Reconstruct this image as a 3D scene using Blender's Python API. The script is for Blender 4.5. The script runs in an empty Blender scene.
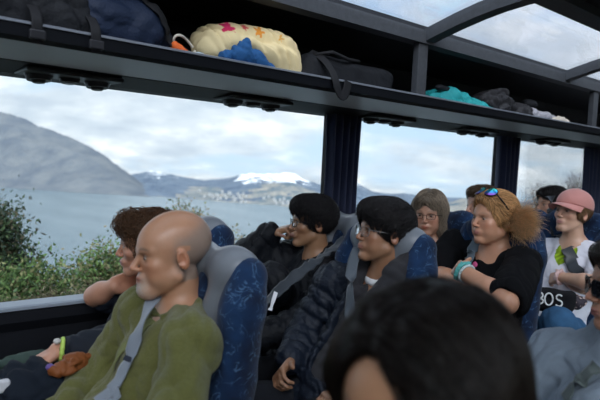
import bpy, math, random
import numpy as np
import openvdb as vdb
from mathutils import Vector, Matrix

V = lambda *a: np.array(a, dtype=float)
sc = bpy.context.scene
col = sc.collection

# ------------------------------------------------------------------ camera
CAM = V(0, 0, 1.52)
AX = V(.7606, -.0011, .6492)      # bus axis (towards the rear) in camera space: right, down, forward
AY = V(-.6476, -.0754, .7581)     # towards the window wall
AZ = V(.0482, -.9972, -.0581)     # up
FPX = 583.0
cd = bpy.data.cameras.new('camera')
cam = bpy.data.objects.new('camera', cd)
col.objects.link(cam)
sc.camera = cam
Rt = V(AX[0], AY[0], AZ[0]); Dn = V(AX[1], AY[1], AZ[1]); Fw = V(AX[2], AY[2], AZ[2])
Rt /= np.linalg.norm(Rt); Fw = Fw - Rt * Rt.dot(Fw); Fw /= np.linalg.norm(Fw); Up = np.cross(Rt, Fw)
cam.matrix_world = Matrix(((Rt[0], Up[0], -Fw[0], CAM[0]), (Rt[1], Up[1], -Fw[1], CAM[1]), (Rt[2], Up[2], -Fw[2], CAM[2]), (0, 0, 0, 1)))
cd.sensor_width = 36
cd.lens = FPX / 600 * 36
cd.clip_start = .02
cd.clip_end = 20000
cd.dof.use_dof = True
cd.dof.focus_distance = 2.45
cd.dof.aperture_fstop = 3.2

def ray(u, v):
    c = V(u - 300, v - 200, FPX)
    return V(c.dot(AX), c.dot(AY), c.dot(AZ))

def at(u, v, Y):
    """world point seen at pixel (u, v) whose distance towards the window wall is Y"""
    r = ray(u, v)
    return CAM + r * (Y / r[1])

def atz(u, v, z):
    r = ray(u, v)
    return CAM + r * ((z - CAM[2]) / r[2])

def hit(F, u, v, t0=.3, t1=6.0):
    """first point of a shape on the sight line of pixel (u, v)"""
    r = ray(u, v); r = r / np.linalg.norm(r)
    tt = np.arange(t0, t1, .004)
    d = F.eval(CAM[None] + r[None] * tt[:, None])
    k = np.nonzero(d < 0)[0]
    return CAM + r * tt[k[0]] if len(k) else None

# ------------------------------------------------------------------ world
sc.cycles.volume_bounces = 3
sc.view_settings.view_transform = 'Standard'
sc.view_settings.look = 'None'
sc.view_settings.gamma = 1
sc.view_settings.use_curve_mapping = False
sc.view_settings.exposure = 0.34
world = bpy.data.worlds.new('sky')
sc.world = world
world.use_nodes = True
nt = world.node_tree
nt.nodes.clear()

class NT:
    def __init__(s, tree):
        s.t = tree
    def n(s, kind, ins=None, **props):
        nd = s.t.nodes.new(kind)
        for k, v in props.items():
            setattr(nd, k, v)
        for k, v in (ins or {}).items():
            sock = nd.inputs[k]
            if isinstance(v, bpy.types.NodeSocket):
                s.t.links.new(v, sock)
            else:
                if isinstance(v, (tuple, list)) and len(v) == 3 and sock.type == 'RGBA':
                    v = (*v, 1)
                sock.default_value = v
        return nd
    def ramp(s, fac, stops, interp='LINEAR'):
        r = s.n('ShaderNodeValToRGB', {'Fac': fac})
        r.color_ramp.interpolation = interp
        els = r.color_ramp.elements
        while len(els) < len(stops):
            els.new(.5)
        for e, (p, c) in zip(els, stops):
            e.position = p
            e.color = (*c, 1) if len(c) == 3 else c
        return r.outputs['Color']
    def mix(s, f, a, b, blend='MIX'):
        m = s.n('ShaderNodeMix', data_type='RGBA', blend_type=blend)
        for i, v in ((0, f), (6, a), (7, b)):
            sock = m.inputs[i]
            if isinstance(v, bpy.types.NodeSocket):
                s.t.links.new(v, sock)
            else:
                sock.default_value = (*v, 1) if isinstance(v, tuple) and len(v) == 3 else v
        return m.outputs[2]
    def math(s, op, a, b=0.0, c=0.0):
        m = s.n('ShaderNodeMath', operation=op)
        for i, v in enumerate((a, b, c)):
            if isinstance(v, bpy.types.NodeSocket):
                s.t.links.new(v, m.inputs[i])
            else:
                m.inputs[i].default_value = v
        return m.outputs[0]

w = NT(nt)
tc = w.n('ShaderNodeTexCoord').outputs['Generated']
sep = w.n('ShaderNodeSeparateXYZ', {0: tc})
zz = w.math('MAXIMUM', w.math('ADD', sep.outputs[2], 0.08), 0.0)      # the ground falls away to the lake, so cloud shows below eye level too
den = w.math('ADD', zz, 0.22)
cx_ = w.math('DIVIDE', sep.outputs[0], den)
cy_ = w.math('DIVIDE', sep.outputs[1], den)
cv = w.n('ShaderNodeCombineXYZ', {0: cx_, 1: cy_, 2: w.math('MULTIPLY', zz, 2.0)})
n1 = w.n('ShaderNodeTexNoise', {'Vector': cv.outputs[0], 'Scale': 1.25, 'Detail': 8.0, 'Roughness': .58, 'Distortion': .3})
n2 = w.n('ShaderNodeTexNoise', {'Vector': cv.outputs[0], 'Scale': 3.3, 'Detail': 7.0, 'Roughness': .6})
cover = w.ramp(n1.outputs['Fac'], [(.38, (0, 0, 0)), (.50, (1, 1, 1))])
blue = w.ramp(zz, [(0.0, (.22, .26, .30)), (.12, (.16, .235, .31)), (.30, (.14, .22, .32)), (1.0, (.14, .24, .36))])
cloud = w.ramp(n2.outputs['Fac'], [(.34, (.175, .197, .225)), (.45, (.225, .243, .262)), (.54, (.285, .293, .302)), (.64, (.40, .40, .40))])
skyc = w.mix(cover, blue, cloud)
high = w.ramp(zz, [(.22, (0, 0, 0)), (.60, (1, 1, 1))])
skyc = w.mix(w.math('MULTIPLY', high, .6), skyc, (.41, .46, .52))
below = w.ramp(w.math('ADD', sep.outputs[2], .5), [(.36, (1, 1, 1)), (.40, (0, 0, 0))])
skyc = w.mix(below, skyc, (.26, .30, .34))
# bright sky lobe added behind the camera, out of view, to light the faces
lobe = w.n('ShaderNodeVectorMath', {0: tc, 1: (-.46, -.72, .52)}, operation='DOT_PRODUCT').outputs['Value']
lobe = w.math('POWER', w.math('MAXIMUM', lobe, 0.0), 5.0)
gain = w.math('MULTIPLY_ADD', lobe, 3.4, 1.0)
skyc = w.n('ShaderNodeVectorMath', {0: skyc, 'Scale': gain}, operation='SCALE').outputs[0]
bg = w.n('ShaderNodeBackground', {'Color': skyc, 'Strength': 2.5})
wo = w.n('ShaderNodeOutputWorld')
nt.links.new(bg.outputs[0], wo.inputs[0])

# soft sun from the same side, placed there to light the faces
sd = bpy.data.lights.new('sun', 'SUN')
sun = bpy.data.objects.new('sun', sd)
col.objects.link(sun)
sd.energy = 1.6
sd.angle = math.radians(30)
sd.color = (1.0, .95, .88)
sun.rotation_euler = Vector((-.46, -.72, .60)).to_track_quat('Z', 'Y').to_euler()

random.seed(5)
rng = np.random.default_rng(5)
VS = 1.0          # voxel scale

# ------------------------------------------------------------------ materials
MATS = {}
def mat(name, color=(.5, .5, .5), rough=.6, metal=0.0, spec=.22, bump=None, attr=False, var=0.0, vscale=30.0,
        sss=0.0, sheen=0.0, coat=0.0):
    """bump: list of (scale, strength, distance)"""
    if name in MATS:
        return MATS[name]
    m = bpy.data.materials.new(name)
    m.use_nodes = True
    t = NT(m.node_tree)
    m.node_tree.nodes.clear()
    out = t.n('ShaderNodeOutputMaterial')
    p = t.n('ShaderNodeBsdfPrincipled', {'Roughness': rough, 'Metallic': metal, 'Specular IOR Level': spec})
    obj = t.n('ShaderNodeTexCoord').outputs['Object']
    c = (*color, 1)
    if attr:
        c = t.n('ShaderNodeAttribute', attribute_name='Col').outputs['Color']
    if var:
        nz = t.n('ShaderNodeTexNoise', {'Vector': obj, 'Scale': vscale, 'Detail': 5.0, 'Roughness': .6})
        f = t.math('MULTIPLY_ADD', nz.outputs['Fac'], 2 * var, 1 - var)
        hv = t.n('ShaderNodeHueSaturation', {'Value': f, 'Color': c})
        c = hv.outputs[0]
    if isinstance(c, bpy.types.NodeSocket):
        m.node_tree.links.new(c, p.inputs['Base Color'])
    else:
        p.inputs['Base Color'].default_value = c
    if sss:
        p.inputs['Subsurface Weight'].default_value = sss
        p.inputs['Subsurface Radius'].default_value = (1.0, .35, .2)
        p.inputs['Subsurface Scale'].default_value = .006
    if sheen:
        p.inputs['Sheen Weight'].default_value = sheen
    if coat:
        p.inputs['Coat Weight'].default_value = coat
        p.inputs['Coat Roughness'].default_value = .2
    last = None
    for (s_, st, di) in bump or []:
        nz = t.n('ShaderNodeTexNoise', {'Vector': obj, 'Scale': s_, 'Detail': 4.0, 'Roughness': .55})
        ins = {'Height': nz.outputs['Fac'], 'Strength': st, 'Distance': di}
        if last:
            ins['Normal'] = last
        last = t.n('ShaderNodeBump', ins).outputs[0]
    if last:
        m.node_tree.links.new(last, p.inputs['Normal'])
    m.node_tree.links.new(p.outputs[0], out.inputs[0])
    MATS[name] = m
    return m

def newmat(name):
    m = bpy.data.materials.new(name)
    m.use_nodes = True
    m.node_tree.nodes.clear()
    t = NT(m.node_tree)
    out = t.n('ShaderNodeOutputMaterial')
    MATS[name] = m
    return m, t, out

# ------------------------------------------------------------------ object helpers
def tag(o, label=None, cat=None, group=None, kind=None):
    if label: o['label'] = label
    if cat: o['category'] = cat
    if group: o['group'] = group
    if kind: o['kind'] = kind
    return o

def empty(name, loc, label=None, cat=None, group=None):
    o = bpy.data.objects.new(name, None)
    o.empty_display_size = .1
    o.location = Vector(loc)
    col.objects.link(o)
    return tag(o, label, cat, group)

def mkobj(name, verts, faces, m=None, parent=None, smooth=True, colors=None, edges=None):
    """verts in world space; the object origin is put at the parent's origin (or the mesh centre)"""
    verts = np.asarray(verts, dtype=float).reshape(-1, 3)
    org = np.array(parent_world(parent)) if parent is not None else V(verts[:, 0].mean(), verts[:, 1].mean(), verts[:, 2].min())
    me = bpy.data.meshes.new(name)
    if isinstance(faces, np.ndarray):
        k = faces.shape[1]
        me.vertices.add(len(verts))
        me.vertices.foreach_set('co', (verts - org).astype(np.float32).ravel())
        me.loops.add(faces.size)
        me.loops.foreach_set('vertex_index', faces.astype(np.int32).ravel())
        me.polygons.add(len(faces))
        me.polygons.foreach_set('loop_start', np.arange(0, faces.size, k, dtype=np.int32))
        me.update(calc_edges=True)
    else:
        me.from_pydata((verts - org).tolist(), [], faces)
    if smooth:
        me.polygons.foreach_set('use_smooth', [True] * len(me.polygons))
    if colors is not None:
        a = me.color_attributes.new('Col', 'FLOAT_COLOR', 'POINT')
        cc = np.ones((len(verts), 4), np.float32)
        cc[:, :3] = colors
        a.data.foreach_set('color', cc.ravel())
    me.validate()
    o = bpy.data.objects.new(name, me)
    col.objects.link(o)
    if m:
        me.materials.append(m)
    if parent is not None:
        o.parent = parent
    else:
        o.location = Vector(org)
    return o

def parent_world(p):
    l = Vector((0, 0, 0))
    while p is not None:
        l = l + p.location
        p = p.parent
    return l

class MB:
    """collects simple solids into one mesh"""
    def __init__(s):
        s.v = []; s.f = []
    def box(s, lo, hi):
        b = len(s.v)
        (x0, y0, z0), (x1, y1, z1) = lo, hi
        s.v += [(x0, y0, z0), (x1, y0, z0), (x1, y1, z0), (x0, y1, z0), (x0, y0, z1), (x1, y0, z1), (x1, y1, z1), (x0, y1, z1)]
        s.f += [[b + i for i in q] for q in ((0, 3, 2, 1), (4, 5, 6, 7), (0, 1, 5, 4), (1, 2, 6, 5), (2, 3, 7, 6), (3, 0, 4, 7))]
        return s
    def prism_x(s, prof, x0, x1):
        """closed profile in (y, z), swept along x"""
        b = len(s.v); n = len(prof)
        s.v += [(x0, y, z) for y, z in prof] + [(x1, y, z) for y, z in prof]
        s.f += [[b + i, b + (i + 1) % n, b + n + (i + 1) % n, b + n + i] for i in range(n)]
        s.f += [[b + i for i in range(n)][::-1], [b + n + i for i in range(n)]]
        return s
    def prism_y(s, prof, y0, y1):
        b = len(s.v); n = len(prof)
        s.v += [(x, y0, z) for x, z in prof] + [(x, y1, z) for x, z in prof]
        s.f += [[b + i, b + (i + 1) % n, b + n + (i + 1) % n, b + n + i] for i in range(n)]
        s.f += [[b + i for i in range(n)][::-1], [b + n + i for i in range(n)]]
        return s
    def tube(s, pts, r, n=8, caps=True):
        pts = [np.asarray(p, float) for p in pts]
        rs = r if hasattr(r, '__len__') else [r] * len(pts)
        b = len(s.v)
        up = V(0, 0, 1)
        for i, p in enumerate(pts):
            t = pts[min(i + 1, len(pts) - 1)] - pts[max(i - 1, 0)]
            t = t / (np.linalg.norm(t) + 1e-12)
            a = np.cross(t, up)
            if np.linalg.norm(a) < .05: a = np.cross(t, V(1, 0, 0))
            a /= np.linalg.norm(a); c = np.cross(t, a)
            for k in range(n):
                th = 2 * math.pi * k / n
                s.v.append(tuple(p + rs[i] * (a * math.cos(th) + c * math.sin(th))))
        for i in range(len(pts) - 1):
            for k in range(n):
                k2 = (k + 1) % n
                s.f.append([b + i * n + k, b + i * n + k2, b + (i + 1) * n + k2, b + (i + 1) * n + k])
        if caps:
            s.f.append([b + k for k in range(n)][::-1])
            s.f.append([b + (len(pts) - 1) * n + k for k in range(n)])
        return s
    def disc(s, c, axis, r, h, n=20, r2=None):
        c = np.asarray(c, float); axis = np.asarray(axis, float); axis /= np.linalg.norm(axis)
        return s.tube([c, c + axis * h], [r, r2 or r], n)
    def build(s, name, m, parent=None, smooth=False, bevel=0.0):
        o = mkobj(name, s.v, s.f, m, parent, smooth)
        if bevel:
            bv = o.modifiers.new('bevel', 'BEVEL'); bv.width = bevel; bv.segments = 2; bv.limit_method = 'ANGLE'
        return o

def struct(o):
    o['kind'] = 'structure'
    return o

# ------------------------------------------------------------------ implicit surfaces
def nrm(v):
    v = np.asarray(v, float)
    return v / (np.linalg.norm(v) + 1e-12)

def smin(a, b, k):
    h = np.clip(.5 + .5 * (b - a) / k, 0, 1)
    return b + (a - b) * h - k * h * (1 - h)

def f_ell(x, y, z, c, r):
    px, py, pz = x - c[0], y - c[1], z - c[2]
    k0 = np.sqrt((px / r[0]) ** 2 + (py / r[1]) ** 2 + (pz / r[2]) ** 2) + 1e-9
    k1 = np.sqrt((px / r[0] ** 2) ** 2 + (py / r[1] ** 2) ** 2 + (pz / r[2] ** 2) ** 2) + 1e-9
    return k0 * (k0 - 1) / k1

def f_rc(x, y, z, a, b, ra, rb, flat=None, rip=None):
    ab = np.asarray(b, float) - a
    L2 = ab.dot(ab) + 1e-12
    px, py, pz = x - a[0], y - a[1], z - a[2]
    t = np.clip((px * ab[0] + py * ab[1] + pz * ab[2]) / L2, 0, 1)
    qx, qy, qz = px - t * ab[0], py - t * ab[1], pz - t * ab[2]
    q2 = qx * qx + qy * qy + qz * qz
    sc_ = 1.0
    if flat is not None:
        wv, s = flat            # direction and factor (s < 1 makes it thinner that way)
        qw = qx * wv[0] + qy * wv[1] + qz * wv[2]
        q2 = q2 - qw * qw + (qw / s) ** 2
        sc_ = min(1.0, s * 1.2)
    r = ra + (rb - ra) * t
    if rip is not None:
        amp, pitch = rip
        r = r + amp * (np.abs(np.sin(math.pi * t * math.sqrt(L2) / pitch)) ** .7 - .6)
    return (np.sqrt(q2) - r) * sc_

def f_box(x, y, z, c, h, rad, R=None):
    px, py, pz = x - c[0], y - c[1], z - c[2]
    if R is not None:
        px, py, pz = (px * R[0, 0] + py * R[1, 0] + pz * R[2, 0], px * R[0, 1] + py * R[1, 1] + pz * R[2, 1], px * R[0, 2] + py * R[1, 2] + pz * R[2, 2])
    qx, qy, qz = np.abs(px) - h[0] + rad, np.abs(py) - h[1] + rad, np.abs(pz) - h[2] + rad
    return np.sqrt(np.maximum(qx, 0) ** 2 + np.maximum(qy, 0) ** 2 + np.maximum(qz, 0) ** 2) + np.minimum(np.maximum(qx, np.maximum(qy, qz)), 0) - rad

class Field:
    def __init__(s):
        s.ops = []; s.post = []
    def add(s, fn, lo, hi, k=.01, sub=False, cut=False):
        s.ops.append((fn, np.asarray(lo, float), np.asarray(hi, float), max(k, 1e-4), sub, cut)); return s
    def rc(s, a, b, ra, rb=None, k=.02, flat=None, rip=None, sub=False):
        rb = ra if rb is None else rb
        a = np.asarray(a, float); b = np.asarray(b, float); m = max(ra, rb) * (max(1, flat[1]) if flat else 1) + (rip[0] if rip else 0)
        return s.add(lambda x, y, z: f_rc(x, y, z, a, b, ra, rb, flat, rip), np.minimum(a, b) - m, np.maximum(a, b) + m, k, sub)
    def chain(s, pts, rs, k=.02, flat=None, rip=None):
        for i in range(len(pts) - 1):
            s.rc(pts[i], pts[i + 1], rs[i], rs[i + 1], k, flat, rip)
        return s
    def ell(s, c, r, R=None, k=.02, sub=False):
        c = np.asarray(c, float); m = max(r)
        if R is None:
            fn = lambda x, y, z: f_ell(x, y, z, c, r)
        else:
            def fn(x, y, z):
                px, py, pz = x - c[0], y - c[1], z - c[2]
                return f_ell(px * R[0, 0] + py * R[1, 0] + pz * R[2, 0], px * R[0, 1] + py * R[1, 1] + pz * R[2, 1], px * R[0, 2] + py * R[1, 2] + pz * R[2, 2], (0, 0, 0), r)
        return s.add(fn, c - m, c + m, k, sub)
    def box(s, c, h, rad=.01, R=None, k=.01, sub=False):
        c = np.asarray(c, float); m = float(np.linalg.norm(h))
        return s.add(lambda x, y, z: f_box(x, y, z, c, h, rad, R), c - m, c + m, k, sub)
    def eval(s, P):
        x, y, z = P[:, 0], P[:, 1], P[:, 2]
        F = np.full(len(P), 9.0)
        for fn, lo, hi, k, sub, cut in s.ops:
            d = fn(x, y, z)
            F = -smin(-F, d, k) if sub else smin(F, d, k)
        for p in s.post:
            F = F + p(x, y, z)
        return F
    def grad(s, P, e=.002):
        g = np.stack([s.eval(P + d) - s.eval(P - d) for d in np.eye(3) * e], 1)
        return g / (np.linalg.norm(g, axis=1, keepdims=True) + 1e-9)
    def polys(s, vox):
        vox *= VS
        los = [o[1] for o in s.ops if not o[4]]; his = [o[2] for o in s.ops if not o[4]]
        lo = np.min(los, 0) - 5 * vox; hi = np.max(his, 0) + 5 * vox
        n = np.ceil((hi - lo) / vox).astype(int) + 1
        F = np.full(n, .08, np.float32)
        ax = [lo[i] + np.arange(n[i]) * vox for i in range(3)]
        for fn, l, h, k, sub, cut in s.ops:
            pad = k + 3 * vox + .004
            i0 = np.clip(np.floor((l - pad - lo) / vox).astype(int), 0, n - 1)
            i1 = np.clip(np.ceil((h + pad - lo) / vox).astype(int) + 1, 0, n)
            if (i1 <= i0).any(): continue
            d = fn(ax[0][i0[0]:i1[0], None, None], ax[1][None, i0[1]:i1[1], None], ax[2][None, None, i0[2]:i1[2]]).astype(np.float32)
            sl = (slice(i0[0], i1[0]), slice(i0[1], i1[1]), slice(i0[2], i1[2]))
            F[sl] = -smin(-F[sl], d, k) if sub else smin(F[sl], d, k)
        if s.post:
            I = np.nonzero(np.abs(F) < .035)
            x, y, z = ax[0][I[0]], ax[1][I[1]], ax[2][I[2]]
            dd = 0
            for p in s.post: dd = dd + p(x, y, z)
            F[I] += dd.astype(np.float32)
        g = vdb.FloatGrid(.08)
        g.copyFromArray(np.clip(F, -.08, .08))
        p, t3, q = g.convertToPolygons(0.0, 0.0)
        return p * vox + lo, q[:, ::-1]
    def build(s, name, m, parent=None, vox=.005, color=None):
        p, q = s.polys(vox)
        c = color(p) if callable(color) else (np.tile(np.array(color), (len(p), 1)) if color is not None else None)
        return mkobj(name, p, np.ascontiguousarray(q), m, parent, True, c)

def waves(amp, freq, seed=0, n=5, ridged=False, stretch=(1, 1, 1)):
    """soft lumps, or (ridged) long creases that wander"""
    r = np.random.default_rng(seed)
    K = r.normal(size=(12, 3)); K /= np.linalg.norm(K, axis=1, keepdims=True)
    ph = r.uniform(0, 6.28, 12)
    def s_(i, f, x, y, z):
        return np.sin(f * (K[i, 0] * x + K[i, 1] * y + K[i, 2] * z) + ph[i])
    def f(x, y, z):
        if not ridged:
            return amp * (s_(0, freq, x, y, z) + s_(1, freq * 1.3, x, y, z) + .7 * s_(2, freq * 2.1, x, y, z) + .5 * s_(3, freq * 3.1, x, y, z)) / 2
        t = 0; w_ = 1.0; fr = freq
        for o_ in range(3):
            i = o_ * 3
            warp = 1.5 * s_(i, fr * .55, x, y, z) + .8 * s_(i + 1, fr * 1.1, x, y, z)
            a = np.sin(fr * (K[i + 2, 0] * x + K[i + 2, 1] * y + K[i + 2, 2] * z) + ph[i + 2] + warp)
            t = t + w_ * (1 - 2 * np.sqrt(a * a + .01))
            w_ *= .5; fr *= 1.9
        return amp * t * .6
    return f

def tubes(name, P, rad, m, parent, colors=None, sides=3, taper=True):
    """P: (strands, steps, 3) -> one mesh of thin tubes"""
    S, n, _ = P.shape
    T = np.gradient(P, axis=1); T /= np.linalg.norm(T, axis=2, keepdims=True) + 1e-9
    A = np.cross(T, V(.31, .52, .79)); A /= np.linalg.norm(A, axis=2, keepdims=True) + 1e-9
    B = np.cross(T, A)
    r = np.full(n, rad)
    if taper: r = rad * np.concatenate([np.linspace(.8, 1, n // 2), np.linspace(1, .25, n - n // 2)])
    r = r[None, :, None]
    ring = [P + r * (A * math.cos(2 * math.pi * k / sides) + B * math.sin(2 * math.pi * k / sides)) for k in range(sides)]
    W = np.stack(ring, 2)           # S n sides 3
    idx = np.arange(S * n * sides).reshape(S, n, sides)
    a = idx[:, :-1, :]; b = np.roll(idx, -1, 2)[:, :-1, :]; c = np.roll(idx, -1, 2)[:, 1:, :]; d = idx[:, 1:, :]
    F = np.stack([a, b, c, d], -1).reshape(-1, 4)
    cc = None
    if colors is not None:
        cc = np.repeat(colors, n * sides, 0)
    return mkobj(name, W.reshape(-1, 3), F, m, parent, True, cc)

def strands(field, verts, flow, count, steps, step, lift, rad, m, parent, base, name='hair_strands', jit=.25, cvar=.35, seed=1, wave=0.0, free=2):
    r = np.random.default_rng(seed)
    idx = r.integers(0, len(verts), count)
    p = verts[idx] + r.normal(0, .002, (count, 3))
    lev = r.uniform(.2, 1, count) * lift
    out = []
    jd = r.normal(0, jit, (count, 3))
    ph = r.uniform(0, 6.28, count)
    for i in range(steps):
        g = field.grad(p); d = field.eval(p)
        if i < steps - free or i == 0:
            p = p - g * (d - lev)[:, None]
        else:
            p = p - g * np.minimum(d - lev * .5, 0)[:, None]
        out.append(p.copy())
        f = flow(p) + jd
        if wave: f = f + wave * np.cross(f, g) * np.sin(ph + i * .9)[:, None]
        if i < steps - free: f = f - g * (f * g).sum(1, keepdims=True)
        f /= np.linalg.norm(f, axis=1, keepdims=True) + 1e-9
        p = p + f * step
    P = np.stack(out, 1)
    cc = np.array(base)[None, :] * (1 + cvar * r.uniform(-1, 1, (count, 1)))
    return tubes(name, P, rad, m, parent, np.clip(cc, 0, 1))
# ------------------------------------------------------------------ people
def frame(yaw, pitch=0, roll=0):
    """columns: right, forward, up. yaw 0 faces the front of the bus (-x), positive turns to the windows (+y)"""
    y, p, r = (math.radians(a) for a in (yaw, pitch, roll))
    f = V(-math.cos(y) * math.cos(p), math.sin(y) * math.cos(p), math.sin(p))
    rt = nrm(np.cross(f, V(0, 0, 1)))
    up = np.cross(rt, f)
    rt, up = rt * math.cos(r) + up * math.sin(r), up * math.cos(r) - rt * math.sin(r)
    return np.stack([rt, f, up], 1)

def head_fn(o):
    """o: options. returns signed distance in head space (x right, y forward, z up; metres, eyes at z=0)"""
    fem = o.get('fem', 0); fat = o.get('fat', 0); ns = o.get('nose', 1.0); beard = o.get('beard', 0)
    ear = o.get('ear', 1)
    def fn(x, y, z):
        e = lambda c, r: f_ell(x, y, z, c, r)
        ax = np.abs(x)
        es = lambda c, r: f_ell(ax, y, z, c, r)
        dp = o.get('deep', 1.0)
        d = e((0, -.014 - .097 * (dp - 1), .036), (.0765, .097 * dp, .087))
        d = smin(d, e((0, .028, .02), (.064, .066, .07)), .02)                    # forehead
        d = smin(d, e((0, .030, -.04), (.056 + fat * .008, .058, .074)), .025)     # face
        d = smin(d, f_rc(ax, y, z, V(.047 + fat * .006, .002, -.058), V(.016, .066, -.103), .018 + fat * .006, .014), .022)
        d = smin(d, e((0, .072, -.101 + fem * .006), (.021, .019, .017)), .018)    # chin
        d = smin(d, es((.040, .060, -.024), (.022, .020, .018)), .018)             # cheekbones
        if fat: d = smin(d, es((.036, .052, -.056), (.024, .024, .026)), .02)
        d = smin(d, f_rc(ax, y, z, V(.044, .066, .021), V(.012, .086, .017), .009 - fem * .002, .008), .012)
        d = -smin(-d, es((.0315, .101, .001), (.019, .021, .013)), .009)           # sockets
        d = smin(d, es((.0315, .0735, -.0005), (.0145, .0135, .0125)), .003)       # lids
        # nose
        d = smin(d, f_rc(x, y, z, V(0, .087, .010), V(0, .109 * ns + .109 * 0 + (1 - ns) * .095, -.030), .0058, .0088 * ns), .010)
        d = smin(d, es((.0100 * ns, .0985, -.0345), (.0072, .0095, .0066)), .005)
        d = -smin(-d, es((.0055, .1035, -.0415), (.0032, .004, .003)), .002)
        # mouth
        d = smin(d, e((0, .082, -.062), (.026, .018, .017)), .012)
        d = smin(d, f_rc(ax, y, z, V(0, .0985, -.0585), V(.021, .0855, -.0625), .0042, .0025), .004)
        d = smin(d, f_rc(ax, y, z, V(0, .0965, -.0695), V(.018, .0860, -.0645), .0050, .0028), .004)
        d = -smin(-d, f_rc(ax, y, z, V(0, .1035, -.0640), V(.022, .0890, -.0638), .0010, .0008), .0035)
        if beard:
            d = smin(d, e((0, .072, -.096), (.034, .030, .028)), .02)
        # ears
        if ear:
            a = .25
            yy, zz_ = (y + .010) * math.cos(a) - (z + .008) * math.sin(a), (y + .010) * math.sin(a) + (z + .008) * math.cos(a)
            er = f_ell(ax, yy, zz_, (.079, .0, .0), (.0095, .018, .031))
            er = -smin(-er, f_ell(ax, yy, zz_, (.0885, .004, .004), (.0085, .0105, .0185)), .003)
            er = -smin(-er, f_ell(ax, yy, zz_, (.086, .012, -.004), (.008, .006, .007)), .003)
            d = smin(d, er, .006)
        return d
    return fn

def skin_color(P, hc, R, s, o):
    """skin colour: lips, brows, lashes, stubble; shade painted into sockets, mouth slit, nostrils"""
    L = ((P - hc) @ R) / s
    x, y, z = np.abs(L[:, 0]), L[:, 1], L[:, 2]
    base = np.array(o.get('skin', (.50, .27, .19))) * V(1.02, 1.0, .90)
    c = np.tile(base, (len(P), 1))
    g = lambda cx, cy, cz, rx, ry, rz: np.exp(-(((x - cx) / rx) ** 2 + ((y - cy) / ry) ** 2 + ((z - cz) / rz) ** 2))
    def mixc(wt, colr):
        nonlocal c
        wt = np.clip(wt, 0, 1)[:, None]
        c = c * (1 - wt) + np.array(colr)[None, :] * wt
    mixc(.35 * g(.042, .07, -.03, .022, .03, .022), base * V(1.15, .72, .66))
    mixc(.40 * g(0, .108, -.03, .012, .02, .014), base * V(1.12, .7, .64))
    mixc(.5 * g(.084, -.01, -.01, .012, .03, .034), base * V(1.1, .68, .62))
    lip = o.get('lip', tuple(base * V(.92, .52, .5)))
    mixc(1.1 * np.exp(-((x / .020) ** 4 + ((z + .064) / .0085) ** 4)) * (y > .078), lip)
    mixc(.9 * np.exp(-((x / .022) ** 4 + ((z + .064) / .0016) ** 2)) * (y > .07), base * .25)  # shade of the mouth slit, painted into the skin
    br = o.get('brow', (.05, .03, .02)); bs = o.get('brow_s', .8)
    zb = .0225 + .004 * np.sin(np.clip((x - .012) / .036, 0, 1) * 3.1)
    mixc(bs * np.exp(-((x - .031) / .0185) ** 6 - ((z - zb) / .0042) ** 2) * (y > .05), br)
    mixc(.85 * np.exp(-((x - .032) / .0145) ** 4 - ((z - .0055) / .0036) ** 2) * (y > .06), (.02, .015, .012))
    mixc(.45 * np.exp(-((x - .032) / .016) ** 4 - ((z - .0125) / .004) ** 2) * (y > .06), base * .45)  # socket shade painted into the lid crease
    mixc(.35 * np.exp(-((x - .031) / .015) ** 4 - ((z + .011) / .004) ** 2) * (y > .06), base * V(.6, .5, .5))
    mixc(.9 * g(.0055, .106, -.0405, .0036, .006, .003), base * .12)  # nostril shade painted dark
    if o.get('beard'):
        rr = np.random.default_rng(3).uniform(0, 1, len(P))
        w_ = np.exp(-(x / .034) ** 4 - ((z + .085) / .030) ** 4) * (y > .045) * (1 - np.exp(-(x / .019) ** 4 - ((z + .064) / .007) ** 4))
        mixc(w_ * (.45 + .5 * rr), o['beard'])
    if o.get('stubble'):
        w_ = 1 / (1 + np.exp((z - .045 - .05 * np.clip(-y, 0, .1) / .1) / .008)) * (1 / (1 + np.exp((y - .012 + .35 * np.clip(-.01 - z, 0, .1)) / .006))) * (z > -.075 + .0 * y)
        w_ *= np.where((x > .074) & (y > -.035) & (y < .02) & (z < .03), 0, 1)
        mixc(w_ * .8, o['stubble'])
    return c

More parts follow.
